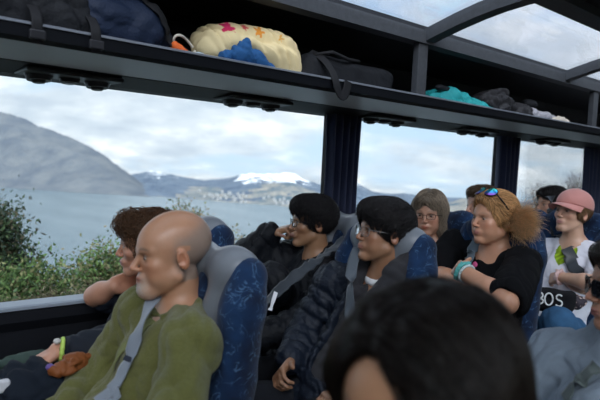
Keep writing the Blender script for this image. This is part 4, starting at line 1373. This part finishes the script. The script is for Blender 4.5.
# ------------------------------------------------------------------ dark-haired passenger between blonde and cap girl
p = Person('d1', 'person with dark hair behind, between the frizzy ponytail and the girl in the pink cap',
           at(551, 205, 1.90), hs=.96, hyaw=25, yaw=5, sw=.16, pelvis=(3.96, 1.88, .60), hopt=dict(skin=(.42, .23, .17)))
p.body(vox=.006)
p.top('dark_top', mat('dark_knit', (.02, .022, .03), .9), thick=.02, vox=.008)
p.pants('dark_trousers', mat('dark_trousers', (.009, .010, .014), .85), vox=.01)
p.hair(bob, (.022, .018, .018), flow_down, count=2200, steps=9, step=.011, lift=.006, rad=.0009)

# ------------------------------------------------------------------ girl in the pink cap
p = Person('g1', 'person in pink cap and white t-shirt with green heart print, arms folded over jeans',
           at(572, 213, 1.42), hs=.93, hyaw=14, hpitch=9, yaw=4, sw=.165, build=.95, pelvis=(2.99, 1.42, .70), hopt=dict(skin=(.58, .35, .27), fem=1, brow=(.22, .14, .09), brow_s=.6, lip=(.50, .20, .19)))
p.elL = at(598, 284, 1.16); p.wrL = at(560, 277, 1.36)
p.elR = at(549, 270, 1.60); p.wrR = at(572, 284, 1.32)
p.hand['L'] = dict(d=at(546, 280, 1.46) - p.wrL, n=nrm(V(.8, .2, -.4)), side=-1, curl=(25, 35, 25), s=.85)
p.hand['R'] = dict(d=at(588, 290, 1.22) - p.wrR, n=nrm(V(.8, .2, 0)), side=1, curl=(25, 35, 25), s=.85)
p.knL = at(558, 325, 1.20); p.knR = at(520, 330, 1.45); p.anL = p.knL + V(-.02, 0, -.42); p.anR = p.knR + V(-.02, 0, -.42)
p.body(vox=.0045)
g1 = p
def tee_col(P):
    c = np.tile(np.array([.74, .73, .80]), (len(P), 1))
    ctr = hit(p.T, 563, 257)
    # heart-shaped green print on the chest
    e_r = nrm(np.cross(V(0, 0, 1), p.B[:, 1])); a = -(P - ctr) @ e_r / .052; b = (P[:, 2] - ctr[2]) / .050
    front = ((P - p.C) @ p.B[:, 1]) > .02
    h = (a ** 2 + b ** 2 - .8) ** 3 - a ** 2 * b ** 3 * 1.6
    sw_ = np.sin(9 * a + 4 * b + 2 * np.sin(5 * b)) * .5 + .5
    grn = np.array([.30, .46, .02])[None] * (.55 + .6 * sw_[:, None])
    c = np.where(((h < 0) & front)[:, None], grn, c)
    return c
_ctr_fix = None
p.top('white_tshirt', mat('white_jersey', attr=True, rough=.85, spec=.2, bump=[(300, .3, .001)]), thick=.014, sleeve='short', fold=(.006, 26), color=tee_col, vox=.0038)
p.pants('jeans', mat('jeans_blue', (.035, .10, .20), .9, var=.35, vscale=25, bump=[(400, .5, .001), (20, .4, .008)]), t=.016)
def tail_h(x, y, z):
    d = f_ell(x, y, z, (0, -.020, .030), (.083, .102, .085))
    d = smin(d, f_ell(np.abs(x), y, z, (.066, .012, -.005), (.018, .026, .036)), .01)
    d = smin(d, f_rc(x, y, z, V(0, -.09, .0), V(.03, -.115, -.10), .034, .022), .03)
    d = -smin(-d, f_ell(x, y, z, (0, .118, -.02), (.074, .080, .10)), .008)
    d = -smin(-d, f_ell(np.abs(x), y, z, (.094, .0, -.030), (.024, .020, .034)), .008)
    return d
p.hair(tail_h, (.24, .13, .065), flow_tail, count=2600, steps=8, step=.009, lift=.006, rad=.0008, cvar=.4)
cap = empty('baseball_cap', p.hp((0, 0, .06)), 'pale pink baseball cap worn by the girl in the white t-shirt', 'cap')
cap_m = mat('pink_cap_cloth', (.60, .26, .23), .85, sheen=.3, bump=[(500, .4, .0008), (30, .3, .003)])
F = Field()
p.add_head_prim(F, lambda x, y, z: -smin(-f_ell(x, y, z, (0, -.012, .050), (.094, .114, .094)), f_box(x, y, z - (y * .10), (0, 0, -.06), (.2, .2, .095), .004), .004), .2, k=.002)
F.build('crown', cap_m, cap, .004)
vs, fs = [], []
nu_, nv_ = 24, 10
for lay in (0, 1):
    for i in range(nu_ + 1):
        a = math.radians(-76 + 152 * i / nu_)
        for j in range(nv_ + 1):
            q = j / nv_
            x = math.sin(a) * (.088 + q * .008); y0 = math.cos(a) * .098; y = y0 + q * .078 * max(.0, math.cos(a)) ** .6
            z = .047 + .010 * 0 - .022 * (x / .09) ** 2 * (.4 + .6 * q) - .018 * q ** 1.4 - lay * .003
            vs.append(p.hp((x, y - .008, z)))
M_ = (nu_ + 1) * (nv_ + 1)
for i in range(nu_):
    for j in range(nv_):
        a = i * (nv_ + 1) + j; b = a + 1; c = a + nv_ + 2; d = a + nv_ + 1
        fs.append([a, b, c, d]); fs.append([M_ + a, M_ + d, M_ + c, M_ + b])
mkobj('visor', vs, fs, cap_m, cap, True)
MB().disc(p.hp((0, -.012, .141)), p.hdir((0, 0, 1)), .008, .005, 14, .005).build('top_button', cap_m, cap)
ribbon('seat_belt', [at(550, 196, 1.62), at(553, 215, 1.58), at(557, 235, 1.52), at(562, 255, 1.47), at(569, 272, 1.40), at(574, 286, 1.38)], .060, beltd, p.T, lift=.010,
       label='wide dark seat belt across the white t-shirt of the girl in the pink cap', cat='seat belt')
B1 = Field(); d_ = nrm(p.wrL - p.elL); ringf(B1, p.wrL - d_ * .0, d_, .032, .009); B1.post.append(waves(.004, 160, 2))
B1.build('pale_pink_scrunchie', mat('blush_cloth', (.62, .42, .40), .8), p.root, .003)

# bag with lettering on her lap
bagm = mat('black_bag_cloth', (.010, .010, .012), .9, spec=.2, bump=[(200, .4, .002)])
F = Field(); c_ = at(551, 300, 1.30); fdir = nrm(V(-.93, -.36, .12))
rt_ = nrm(np.cross(fdir, V(0, 0, 1))); up_ = np.cross(rt_, fdir)
Rb = np.stack([rt_, fdir, up_], 1)
F.box(c_, (.105, .030, .055), .028, Rb, k=.02); F.post.append(waves(.005, 40, 6))
bag = F.build('cloth_bag', bagm, None, .005)
tag(bag, 'black cloth bag with white hand-drawn letters on the lap of the capped girl', 'bag')
ltr = MB()
def stroke(pts, w=.0042):
    P2 = [c_ + Rb @ V(x, .034 + .0, z) for x, z in pts]
    ltr.tube(P2, w, 6)
def arc(cx, cz, rx, rz, a0, a1, n=10):
    return [(cx + rx * math.cos(math.radians(a0 + (a1 - a0) * i / n)), cz + rz * math.sin(math.radians(a0 + (a1 - a0) * i / n))) for i in range(n + 1)]
flip = -1
S = lambda pts: stroke([(flip * x * .80, z * 1.0 + .004) for x, z in pts])
S([(-.075, -.026), (-.075, .028)]); S([(-.075, .028)] + arc(-.062, .014, .018, .014, 90, -90) + [(-.075, 0)]); S([(-.075, 0)] + arc(-.060, -.013, .020, .013, 90, -90) + [(-.075, -.026)])
S(arc(-.010, .001, .022, .028, 0, 360, 18))
S(arc(.046, .015, .016, .013, 30, 270)); S(arc(.046, -.012, .018, .014, 90, -150))
ltr.build('white_lettering', mat('white_print', (.80, .80, .80), .7), bag, smooth=True)
# floral cloth next to it
fm, t, out = newmat('floral_cloth')
vo = t.n('ShaderNodeTexVoronoi', {'Vector': t.n('ShaderNodeTexCoord').outputs['Object'], 'Scale': 55.0})
cf = t.ramp(vo.outputs['Distance'], [(.30, (.75, .55, .48)), (.42, (.04, .03, .04))])
pf = t.n('ShaderNodeBsdfPrincipled', {'Base Color': cf, 'Roughness': .85}); fm.node_tree.links.new(pf.outputs[0], out.inputs[0])
F = Field(); q = at(574, 301, 1.24); F.ell(q, (.05, .055, .035), k=.02); F.ell(q + V(-.03, .06, -.01), (.04, .04, .028), k=.03); F.post.append(waves(.010, 60, 12, ridged=True))
tag(F.build('floral_scarf', fm, None, .005), 'small crumpled dark scarf with pale floral print beside the lettered bag', 'scarf')

# ------------------------------------------------------------------ foreground woman
p = Person('fg', 'person seen from above the brow, long dark centre-parted hair, blurred in the foreground',
           at(421, 403, .40), hs=1.0, hyaw=2, hpitch=-7, yaw=0, sw=.165, pelvis=(.42, .40, .62), hopt=dict(skin=(.46, .24, .15), fem=1, brow=(.03, .02, .015)))
p.body(vox=.004)
p.top('dark_top', mat('dark_knit', (.02, .022, .03), .9), thick=.02, vox=.007)
p.pants('dark_trousers', mat('dark_trousers', (.009, .010, .014), .85), vox=.01)
def longh(x, y, z):
    ax = np.abs(x)
    d = f_ell(x, y, z, (0, -.018, .042), (.092, .112, .095))
    d = smin(d, f_rc(ax, y, z, V(.068, .015, .030), V(.092, .02, -.16), .036, .040), .04)
    d = smin(d, f_rc(ax, y, z, V(.02, .045, .105), V(.066, .050, .03), .022, .022), .03)
    d = smin(d, f_ell(x, y, z, (0, -.07, -.06), (.095, .06, .16)), .04)
    d = -smin(-d, f_ell(x, y, z, (0, .128, -.012), (.062, .092, .106)), .010)
    d = -smin(-d, f_rc(x, y, z, V(.004, .11, .118), V(.004, -.08, .150), .012, .009), .010)
    return d
def flow_part(L):
    x, y, z = L.T
    s_ = np.where(x > 0, 1.0, -1.0)
    k = np.clip((z - .02) / .10, 0, 1)
    return np.stack([s_ * (.15 + 1.3 * k), -.30 + 0 * x, -1 + .6 * k], 1)
p.hair(longh, (.013, .009, .0075), flow_part, count=7000, steps=16, step=.013, lift=.005, rad=.0007, jit=.12, cvar=.6, rough=.28)

# ------------------------------------------------------------------ right edge person
p = Person('re', 'person in pale grey hooded top and dark sunglasses, cut off by the right edge',
           at(634, 287, .54), hs=.98, hyaw=46, hpitch=-2, yaw=10, sw=.17, pelvis=(1.20, .50, .58), hopt=dict(skin=(.40, .20, .14), fem=1, lip=(.34, .12, .11)))
p.shR = at(556, 362, .74); p.elR = at(522, 425, .78); p.wrR = at(470, 450, .72)
p.body(vox=.0035)
gh = mat('pale_grey_fleece', (.18, .215, .26), .92, sheen=.1, var=.12, vscale=60, bump=[(300, .5, .0015), (30, .5, .008)])
def hood_r(F):
    c = p.N + V(0, 0, .02)
    for sg in (-1, 1):
        F.chain([c - p.B[:, 1] * .085 + p.B[:, 0] * .02 * sg, c + p.B[:, 0] * .085 * sg - p.B[:, 1] * .02, c + p.B[:, 0] * .06 * sg + p.B[:, 1] * .06 - V(0, 0, .03)], [.045, .040, .026], k=.02)
p.top('hooded_top', gh, thick=.030, fold=(.012, 30), collar=hood_r, vox=.0045)
p.pants('dark_trousers', mat('dark_trousers', (.009, .010, .014), .85), vox=.01)
p.hair(bob, (.03, .02, .016), flow_down, count=1800, steps=9, step=.012, lift=.005, rad=.0008)
p.glasses(gfr, rim=.0026, w=.028, h=.020, lens=mat('dark_lens', (.01, .01, .012), .1))
ribbon('seat_belt', [hit(p.T, 599, 368), hit(p.T, 590, 376), hit(p.T, 576, 388), hit(p.T, 566, 399)], .045, mat('seat_belt_green', (.075, .095, .09), .6, sheen=.2, bump=[(500, .4, .0006)]), p.T, lift=.006,
       label='dark green-grey seat belt over the pale grey hooded top at the right edge', cat='seat belt')

# ------------------------------------------------------------------ lap items, front row
F = Field(); q = at(30, 388, 1.78); F.ell(q, (.11, .10, .075), k=.03); F.ell(q + V(-.10, .03, -.01), (.10, .09, .05), k=.05); F.ell(q + V(.10, -.03, -.04), (.10, .10, .08), k=.05); F.post.append(waves(.016, 26, 3, ridged=True))
tag(F.build('folded_jacket', mat('slate_cloth', (.006, .010, .018), .85, bump=[(200, .5, .002)]), None, .006), 'dark slate-blue folded jacket on the lap of the window woman', 'jacket')
F = Field(); q = at(66, 368, 1.70); F.ell(q, (.046, .032, .018), k=.02); F.ell(q + V(.04, .01, .010), (.035, .022, .016), k=.03); F.post.append(waves(.010, 50, 5, ridged=True))
tag(F.build('leather_pouch', mat('tan_leather', (.20, .062, .018), .5, bump=[(90, .4, .003)]), None, .004), 'orange-brown leather pouch between the window woman and the bald man', 'pouch')
F = Field(); q = at(51, 367, 1.70); F.ell(q, (.014, .013, .010)); F.post.append(waves(.003, 90, 2))
tag(F.build('purple_pouch', mat('purple_cloth', (.13, .08, .26), .6), None, .003), 'small purple pouch beside the hand of the window woman', 'pouch')
F = Field(); q = at(32, 360, 1.95); F.ell(q, (.09, .06, .025), k=.02); F.post.append(waves(.008, 40, 5, ridged=True))
tag(F.build('green_cloth', mat('sage_cloth', (.04, .065, .055), .85), None, .005), 'folded sage green cloth on the lap beside the window woman\'s hand', 'cloth')
F = Field(); q = at(3, 386, 1.72); F.box(q, (.018, .012, .018), .008); tag(F.build('white_tissue_pack', mat('white_plastic', (.55, .55, .58), .4), None, .003), 'small white pack at the lower left corner', 'pack')

# ------------------------------------------------------------------ luggage on the rack
ZS = 1.852
def rx(u, v=60, Y=1.95):
    return float(at(u, v, Y)[0])
_build0 = Field.build
def _build1(s_, name, m, parent=None, vox=.005, color=None):
    if s_.ops and min(o[1][2] for o in s_.ops) > 1.6:
        s_.add(lambda x, y, z: f_box(x, y, z, (0, 0, ZS - .5), (30, 30, .5), .001), (-30, -30, ZS - .5), (30, 30, ZS + .01), .003, True)
    return _build0(s_, name, m, parent, vox, color)
Field.build = _build1
bagk = mat('black_nylon', (.008, .009, .012), .75, spec=.25, bump=[(120, .6, .004), (500, .3, .001)])
bagn = mat('navy_nylon', (.010, .018, .042), .6, bump=[(120, .6, .004), (500, .3, .001)])
strapm = mat('black_webbing', (.012, .012, .014), .7)
def bagfield(x0, x1, y0, y1, h, seed, amp=.016, rad=.05, fr=24):
    F = Field()
    c = V((x0 + x1) / 2, (y0 + y1) / 2, ZS + h / 2); hx = (x1 - x0) / 2; hy = (y1 - y0) / 2
    F.box(c, (hx, hy, h / 2), min(rad, h / 2 - .005), k=.02)
    F.ell(c + V(hx * .2, 0, h * .12), (hx * .85, hy * .9, h * .52), k=.05)
    F.post.append(waves(amp, fr, seed, ridged=True))
    return F
# far left black backpack
F = bagfield(rx(-60), rx(70, 30), 1.82, 2.18, .20, 3); F.ell(V(rx(60, 30) - .02, 1.88, ZS + .06), (.12, .09, .08), k=.05)
e = F.build('backpack', bagk, None, .007); tag(e, 'black backpack at the left end of the rack with straps over the lip', 'backpack')
fb = F
for u in (36, 95):
    x = float(at(u, 28, 1.76)[0])
    ribbon('strap', [(x, 1.80, ZS + .09), (x, 1.765, ZS + .065), (x, 1.748, ZS + .04), (x, 1.746, ZS + .0), (x + .004, 1.748, ZS - .025)], .030, strapm, None, e, side=(0, -1, .2), n=20)
    MB().box((x - .022, 1.738, ZS - .015), (x + .022, 1.750, ZS + .012)).build('buckle', mat('buckle_plastic', (.03, .03, .035), .3), e, bevel=.004)
# navy backpack
F = Field(); xa, xb_ = rx(85, 30), rx(172, 35)
F.chain([V(xa, 1.90, ZS + .10), V((xa + xb_) / 2, 1.90, ZS + .10), V(xb_ - .09, 1.89, ZS + .060)], [.10, .095, .050], k=.03)
F.ell(V((xa + xb_) / 2 - .02, 2.0, ZS + .09), (.2, .12, .09), k=.04); F.post.append(waves(.008, 26, 7, ridged=True))
e = F.build('backpack', bagn, None, .006); tag(e, 'navy blue backpack on the rack, second bag from the left', 'backpack')
ribbon('shoulder_strap', [V(xa + .02, 1.86, ZS + .19), V(xa + .14, 1.83, ZS + .21), V(xb_ - .14, 1.83, ZS + .15), V(xb_ - .06, 1.82, ZS + .06)], .035, strapm, F, e, lift=.006)
# little orange and white kit
x = rx(181, 35, 1.86)
e = empty('cord_bundle', (x, 1.85, ZS), 'small orange and black item with a looped pale cord between navy backpack and cream bag', 'cord')
F = Field(); F.ell((x - .02, 1.86, ZS + .035), (.045, .045, .035), k=.02); F.post.append(waves(.006, 60, 3)); F.build('black_pouch', bagk, e, .004)
F = Field(); F.rc((x - .045, 1.82, ZS + .055), (x - .005, 1.81, ZS + .03), .014, .010); F.rc((x - .005, 1.81, ZS + .03), (x + .04, 1.81, ZS + .025), .010, .012); F.post.append(waves(.004, 90, 3)); F.build('orange_strap', mat('orange_cloth', (.75, .14, .03), .6), e, .003)
pts = [V(x + .040 * math.cos(a) - .01, 1.815 + .008 * math.sin(2 * a), ZS + .065 + .022 * math.sin(a) - .35 * .04 * math.cos(a)) for a in np.linspace(.4, 6.2, 26)]
MB().tube(pts, .0045, 8).build('pale_cord', mat('pale_cord', (.72, .66, .55), .7), e, smooth=True)
F = Field(); F.ell((x + .055, 1.83, ZS + .025), (.025, .03, .024)); F.post.append(waves(.004, 90, 5)); F.build('pale_blue_cloth', mat('pale_blue_cloth', (.45, .55, .60), .8), e, .003)
# cream flowered tote
xa, xb_ = rx(205, 40, 1.87), rx(289, 50, 1.87)
F = Field(); L_ = xb_ - xa
for (fx, y, z, rx_, ry, rz) in ((.28, 1.90, .085, .13, .085, .075), (.55, 1.90, .095, .14, .09, .082), (.80, 1.88, .085, .10, .085, .085), (.10, 1.86, .060, .06, .06, .045), (.90, 1.86, .05, .05, .06, .055)):
    F.ell((xa + L_ * fx, y, ZS + z + .008), (rx_ * L_ / .36, ry, rz), k=.035)
F.ell((xa + .36 * L_, 1.795, ZS + .07), (.075, .05, .040), k=.03, sub=True)
F.post.append(waves(.020, 24, 12, ridged=True)); F.box(((xa + xb_) / 2, 1.9, ZS - .05), (.6, .3, .068), .005, sub=True)
def tote_col(P):
    c = np.tile(np.array([.74, .60, .34]), (len(P), 1))
    fl_ = [((xa + .22 * L_), ZS + .165, (.62, .03, .12), .030), ((xa + .55 * L_), ZS + .17, (.75, .28, .04), .028), ((xa + .78 * L_), ZS + .16, (.70, .35, .06), .022), (xa + .40 * L_, ZS + .178, (.65, .10, .10), .018)]
    for fx, fz, cl, rr_ in fl_:
        a = np.arctan2(P[:, 2] - fz, P[:, 0] - fx); d = np.hypot(P[:, 0] - fx, (P[:, 2] - fz)) + .4 * np.abs(P[:, 1] - 1.87) * .3
        c = np.where((d < rr_ * (.8 + .25 * np.cos(5 * a)))[:, None], np.array(cl), c)
    return c
e = F.build('tote_bag', mat('cream_canvas', attr=True, rough=.85, spec=.2, bump=[(300, .4, .001), (40, .3, .004)]), None, .0045, tote_col)
tag(e, 'crumpled cream tote bag with red and orange flowers on the rack', 'bag')
F = Field(); F.chain([V(xa + .10 * L_, 1.81, ZS + .045), V(xa + .28 * L_, 1.80, ZS + .065), V(xa + .46 * L_, 1.80, ZS + .055), V(xa + .62 * L_, 1.79, ZS + .025)], [.018, .028, .028, .016], k=.02)
F.rc(V(xa + .30 * L_, 1.80, ZS + .07), V(xa + .33 * L_, 1.80, ZS + .11), .022, .014, k=.02); F.post.append(waves(.008, 60, 3, ridged=True))
tag(F.build('blue_scarf', mat('blue_cloth', (.02, .09, .24), .8, var=.3, vscale=60), None, .004), 'blue cloth spilling out from the cream flowered tote bag', 'scarf')
# black backpack in the middle
xa, xb_ = rx(296, 70, 1.9), rx(384, 75, 1.9)
F = Field(); L_ = xb_ - xa
F.box(((xa + xb_) / 2, 1.95, ZS + .068), (L_ / 2, .13, .068), .045); F.ell((xa + .12 * L_, 1.90, ZS + .045), (.10, .08, .05), k=.05)
F.post.append(waves(.007, 24, 14, ridged=True))
e = F.build('backpack', bagk, None, .006); tag(e, 'black backpack lying flat in the middle of the rack, strap hanging over the lip', 'backpack')
x = float(at(334, 75, 1.76)[0])
ribbon('strap', [(x - .05, 1.86, ZS + .145), (x - .02, 1.81, ZS + .12), (x, 1.765, ZS + .06), (x + .0, 1.745, ZS + .02), (x + .01, 1.74, ZS - .02), (x + .03, 1.742, ZS - .045), (x + .06, 1.746, ZS - .03), (x + .075, 1.75, ZS + .03)], .040, strapm, None, e, side=(0, -1, .3), n=30)
MB().tube([(xa + .04, 1.84, ZS + .13), (xa + .12, 1.81, ZS + .150), (xa + .22, 1.815, ZS + .135), (xa + .30, 1.83, ZS + .14)], .008, 8).build('carry_handle', strapm, e, smooth=True)
# teal jacket
xa, xb_ = rx(430, 92, 1.85), rx(492, 100, 1.85); L_ = xb_ - xa
F = Field()
F.chain([V(xa, 1.84, ZS + .03), V(xa + .25 * L_, 1.84, ZS + .055), V(xa + .5 * L_, 1.85, ZS + .045), V(xa + .75 * L_, 1.84, ZS + .03), V(xb_, 1.83, ZS + .012)], [.030, .048, .040, .030, .012], k=.03)
F.chain([V(xa + .1 * L_, 1.80, ZS + .02), V(xa + .5 * L_, 1.795, ZS + .022), V(xa + .95 * L_, 1.80, ZS + .015)], [.018, .020, .014], k=.02)
F.ell((xa + .3 * L_, 1.92, ZS + .05), (.14, .07, .05), k=.03); F.post.append(waves(.013, 38, 6, ridged=True))
tag(F.build('teal_jacket', mat('teal_shell', (.02, .30, .31), .6, bump=[(80, .4, .004)]), None, .005), 'crumpled bright teal jacket on the rack behind the first post', 'jacket')
F = Field(); F.rc((xa + .10 * L_, 1.83, ZS + .10), (xa + .30 * L_, 1.83, ZS + .095), .015, .014); F.ell((xa + .06 * L_, 1.83, ZS + .098), (.018, .014, .012))
tag(F.build('rolled_umbrella', bagk, None, .004), 'short black rolled item lying on top of the teal jacket', 'umbrella')
# dark bag and pale things at the end
xa, xb_ = rx(482, 100, 1.86), rx(530, 108, 1.86); L_ = xb_ - xa
F = Field(); F.ell((xa + .25 * L_, 1.88, ZS + .075), (.16, .09, .085), k=.04); F.ell((xa + .75 * L_, 1.88, ZS + .05), (.16, .08, .055), k=.05); F.rc((xa + .25 * L_, 1.85, ZS + .13), (xa + .38 * L_, 1.84, ZS + .145), .025, .015, k=.03); F.post.append(waves(.014, 34, 8, ridged=True))
tag(F.build('duffel_bag', mat('charcoal_nylon', (.022, .021, .024), .6, bump=[(120, .6, .004)]), None, .006), 'slumped charcoal bag on the rack right of the teal jacket', 'bag')
xa, xb_ = rx(531, 108, 1.84), rx(566, 115, 1.84); L_ = xb_ - xa
F = Field(); F.chain([V(xa, 1.84, ZS + .055), V(xa + .35 * L_, 1.83, ZS + .045), V(xa + .7 * L_, 1.83, ZS + .030)], [.034, .030, .026], k=.02); F.post.append(waves(.008, 50, 8, ridged=True))
tag(F.build('grey_jumper', mat('pale_grey_knit', (.34, .33, .36), .9, bump=[(200, .5, .002)]), None, .005), 'rolled pale grey jumper near the right end of the rack', 'jumper')
F = Field(); F.rc((xa + .60 * L_, 1.80, ZS + .045), (xa + .92 * L_, 1.80, ZS + .028), .022, .018, k=.02); F.ell((xa + .5 * L_, 1.80, ZS + .03), (.03, .02, .025), k=.02); F.post.append(waves(.005, 70, 8))
tag(F.build('cream_cap', mat('cream_cloth', (.60, .53, .45), .85), None, .004), 'small cream cloth item beside the grey jumper on the rack', 'cloth')
F = Field(); F.ell((xa + .1 * L_, 1.88, ZS + .12), (.06, .05, .030)); F.post.append(waves(.005, 50, 4))
tag(F.build('dark_beanie', bagk, None, .005), 'dark beanie on top of the pale grey jumper on the rack', 'hat')

Field.build = _build0
# ------------------------------------------------------------------ bushes outside
def leafmat(name, c1, c2):
    m, t, out = newmat(name)
    at_ = t.n('ShaderNodeAttribute', attribute_name='Col').outputs['Color']
    p_ = t.n('ShaderNodeBsdfPrincipled', {'Base Color': at_, 'Roughness': .6, 'Specular IOR Level': .3})
    tr_ = t.n('ShaderNodeBsdfTranslucent', {'Color': at_})
    m.node_tree.links.new(t.n('ShaderNodeMixShader', {0: .3, 1: p_.outputs[0], 2: tr_.outputs[0]}).outputs[0], out.inputs[0])
    return m
leafm = leafmat('leaf', None, None)
barkm = mat('bark', (.07, .05, .035), .9, bump=[(60, .6, .01)])
def bush(name, blobs, ground, nleaf, size, cols, label, cat, seed, twigs=50, group=None, sparse=1.0, narrow=.45):
    """blobs: (centre, radii)"""
    r = np.random.default_rng(seed)
    e = empty(name, ground, label, cat, group)
    wts = np.array([b[1][0] * b[1][1] + b[1][2] * b[1][0] for b in blobs]); wts = wts / wts.sum()
    tw = MB(); tips = []
    for k in range(twigs):
        b = blobs[r.choice(len(blobs), p=wts)]
        d = r.normal(size=3); d /= np.linalg.norm(d); d[2] = abs(d[2]) * .8 + .1 if r.uniform() < .7 else d[2]
        tip = np.array(b[0]) + d * np.array(b[1]) * r.uniform(.7, 1.05)
        g = np.array(ground, float) + r.normal(0, .06, 3) * V(1, 1, 0)
        mid = (g + tip) / 2 + r.normal(0, .12, 3) * np.linalg.norm(tip - g) * .5
        pts = [(1 - s) ** 2 * g + 2 * s * (1 - s) * mid + s * s * tip for s in np.linspace(0, 1, 7)]
        tw.tube(pts, list(np.linspace(.022, .004, 7) * (size / .07)), 5)
        tips.append(pts)
    tw.build('stem', barkm, e, smooth=True)
    cl = []
    nc = max(12, nleaf // 26)
    for k in range(nc):
        if r.uniform() < .45:
            pts = tips[r.integers(len(tips))]; s = r.uniform(.5, 1); i = min(5, int(s * 6)); c = pts[i] + (pts[i + 1] - pts[i]) * (s * 6 - i)
        else:
            b = blobs[r.choice(len(blobs), p=wts)]; d = r.normal(size=3); d /= np.linalg.norm(d); c = np.array(b[0]) + d * np.array(b[1]) * r.uniform(.35, 1.0) ** .6
        cl.append(c)
    cl = np.array(cl); L = cl[r.integers(0, nc, nleaf)] + r.normal(0, size * 1.7 * sparse, (nleaf, 3))
    a = r.normal(size=(nleaf, 3)); a /= np.linalg.norm(a, axis=1, keepdims=True); b_ = np.cross(a, r.normal(size=(nleaf, 3))); b_ /= np.linalg.norm(b_, axis=1, keepdims=True)
    n_ = np.cross(a, b_); sz = size * r.uniform(.6, 1.2, (nleaf, 1))
    v = np.stack([L - a * sz * .5, L + b_ * sz * narrow * .5 + n_ * sz * .08, L + a * sz * .5, L - b_ * sz * narrow * .5 + n_ * sz * .08], 1).reshape(-1, 3)
    f = np.arange(nleaf * 4).reshape(-1, 4)
    ci = np.array(cols)[r.integers(0, len(cols), nc)][r.integers(0, nc, nleaf)] * r.uniform(.6, 1.35, (nleaf, 1))
    fo = mkobj('foliage', v, f, leafm, e, False, np.repeat(ci, 4, 0)); fo['kind'] = 'stuff'
    return e
def blob(u, v, Y, ru, rv, ry=None):
    c = at(u, v, Y); d = np.linalg.norm(c - CAM)
    return (c, (ru * d / FPX, ry if ry else ru * d / FPX, rv * d / FPX))
G1 = [(.035, .06, .03), (.05, .08, .035), (.025, .045, .03), (.09, .08, .05)]
G2 = [(.10, .17, .05), (.14, .22, .07), (.07, .12, .05), (.20, .20, .09)]
G3 = [(.16, .17, .08), (.24, .20, .12), (.10, .13, .06), (.22, .15, .10)]
def gr(u, v, Y, dz=0):
    q = at(u, v, Y); return (q[0], q[1], q[2] - dz)
bush('dark_shrub', [blob(-12, 250, 5.6, 22, 46), blob(5, 222, 5.6, 12, 20), blob(-5, 285, 5.6, 26, 30), blob(18, 262, 5.6, 9, 14)], gr(-8, 330, 5.6), 8200, .055, G1, 'tall dark feathery shrub at the far left edge of the window', 'shrub', 1, 60)
bush('leafy_bush', [blob(28, 285, 5.0, 22, 22), blob(55, 290, 5.0, 20, 18), blob(10, 300, 5.0, 20, 18), blob(66, 284, 5.0, 8, 9)], gr(35, 340, 5.0), 5200, .050, G2, 'bright green leafy bush above the window ledge at the left', 'bush', 2, 50)
bush('leafy_bush', [blob(100, 268, 5.4, 17, 20), blob(88, 282, 5.4, 14, 16), blob(118, 276, 5.4, 16, 24)], gr(102, 330, 5.4), 4600, .050, G2 + [G3[1]], 'green bush directly left of the brown-haired woman\'s face', 'bush', 3, 50)
bush('olive_shrub', [blob(187, 222, 6.5, 16, 16), blob(212, 238, 6.5, 20, 14), blob(182, 208, 6.5, 7, 7), blob(232, 242, 6.5, 8, 7), blob(205, 255, 6.5, 30, 18)], gr(200, 310, 6.5), 4600, .050, G3 + G1[:1], 'olive and brown shrub rising behind the head of the bald man', 'shrub', 4, 60)
bush('dry_brush', [blob(60, 300, 4.6, 26, 14), blob(86, 298, 4.6, 16, 12), blob(30, 310, 4.6, 30, 12)], gr(60, 340, 4.6), 2400, .030, [(.25, .20, .13), (.32, .27, .18), (.14, .14, .08)], 'low dry tangled brush just outside the ledge between the two green bushes', 'brush', 5, 90, narrow=.25)
bush('bare_twiggy_tree', [blob(545, 190, 9.0, 17, 10), blob(536, 198, 9.0, 14, 8), blob(558, 196, 9.0, 10, 10)], gr(545, 260, 9.0), 260, .060, [(.05, .035, .03), (.08, .05, .04)], 'low bare twiggy treetop outside, left of the pink cap', 'tree', 6, 130, sparse=1.3)
bush('bare_twiggy_tree', [blob(575, 178, 8.0, 9, 9), blob(571, 184, 8.0, 8, 8), blob(580, 190, 8.0, 8, 10)], gr(577, 260, 8.0), 200, .055, [(.05, .035, .03), (.08, .05, .04)], 'taller bare twiggy treetop outside, directly above the pink cap', 'tree', 7, 90, sparse=1.3)
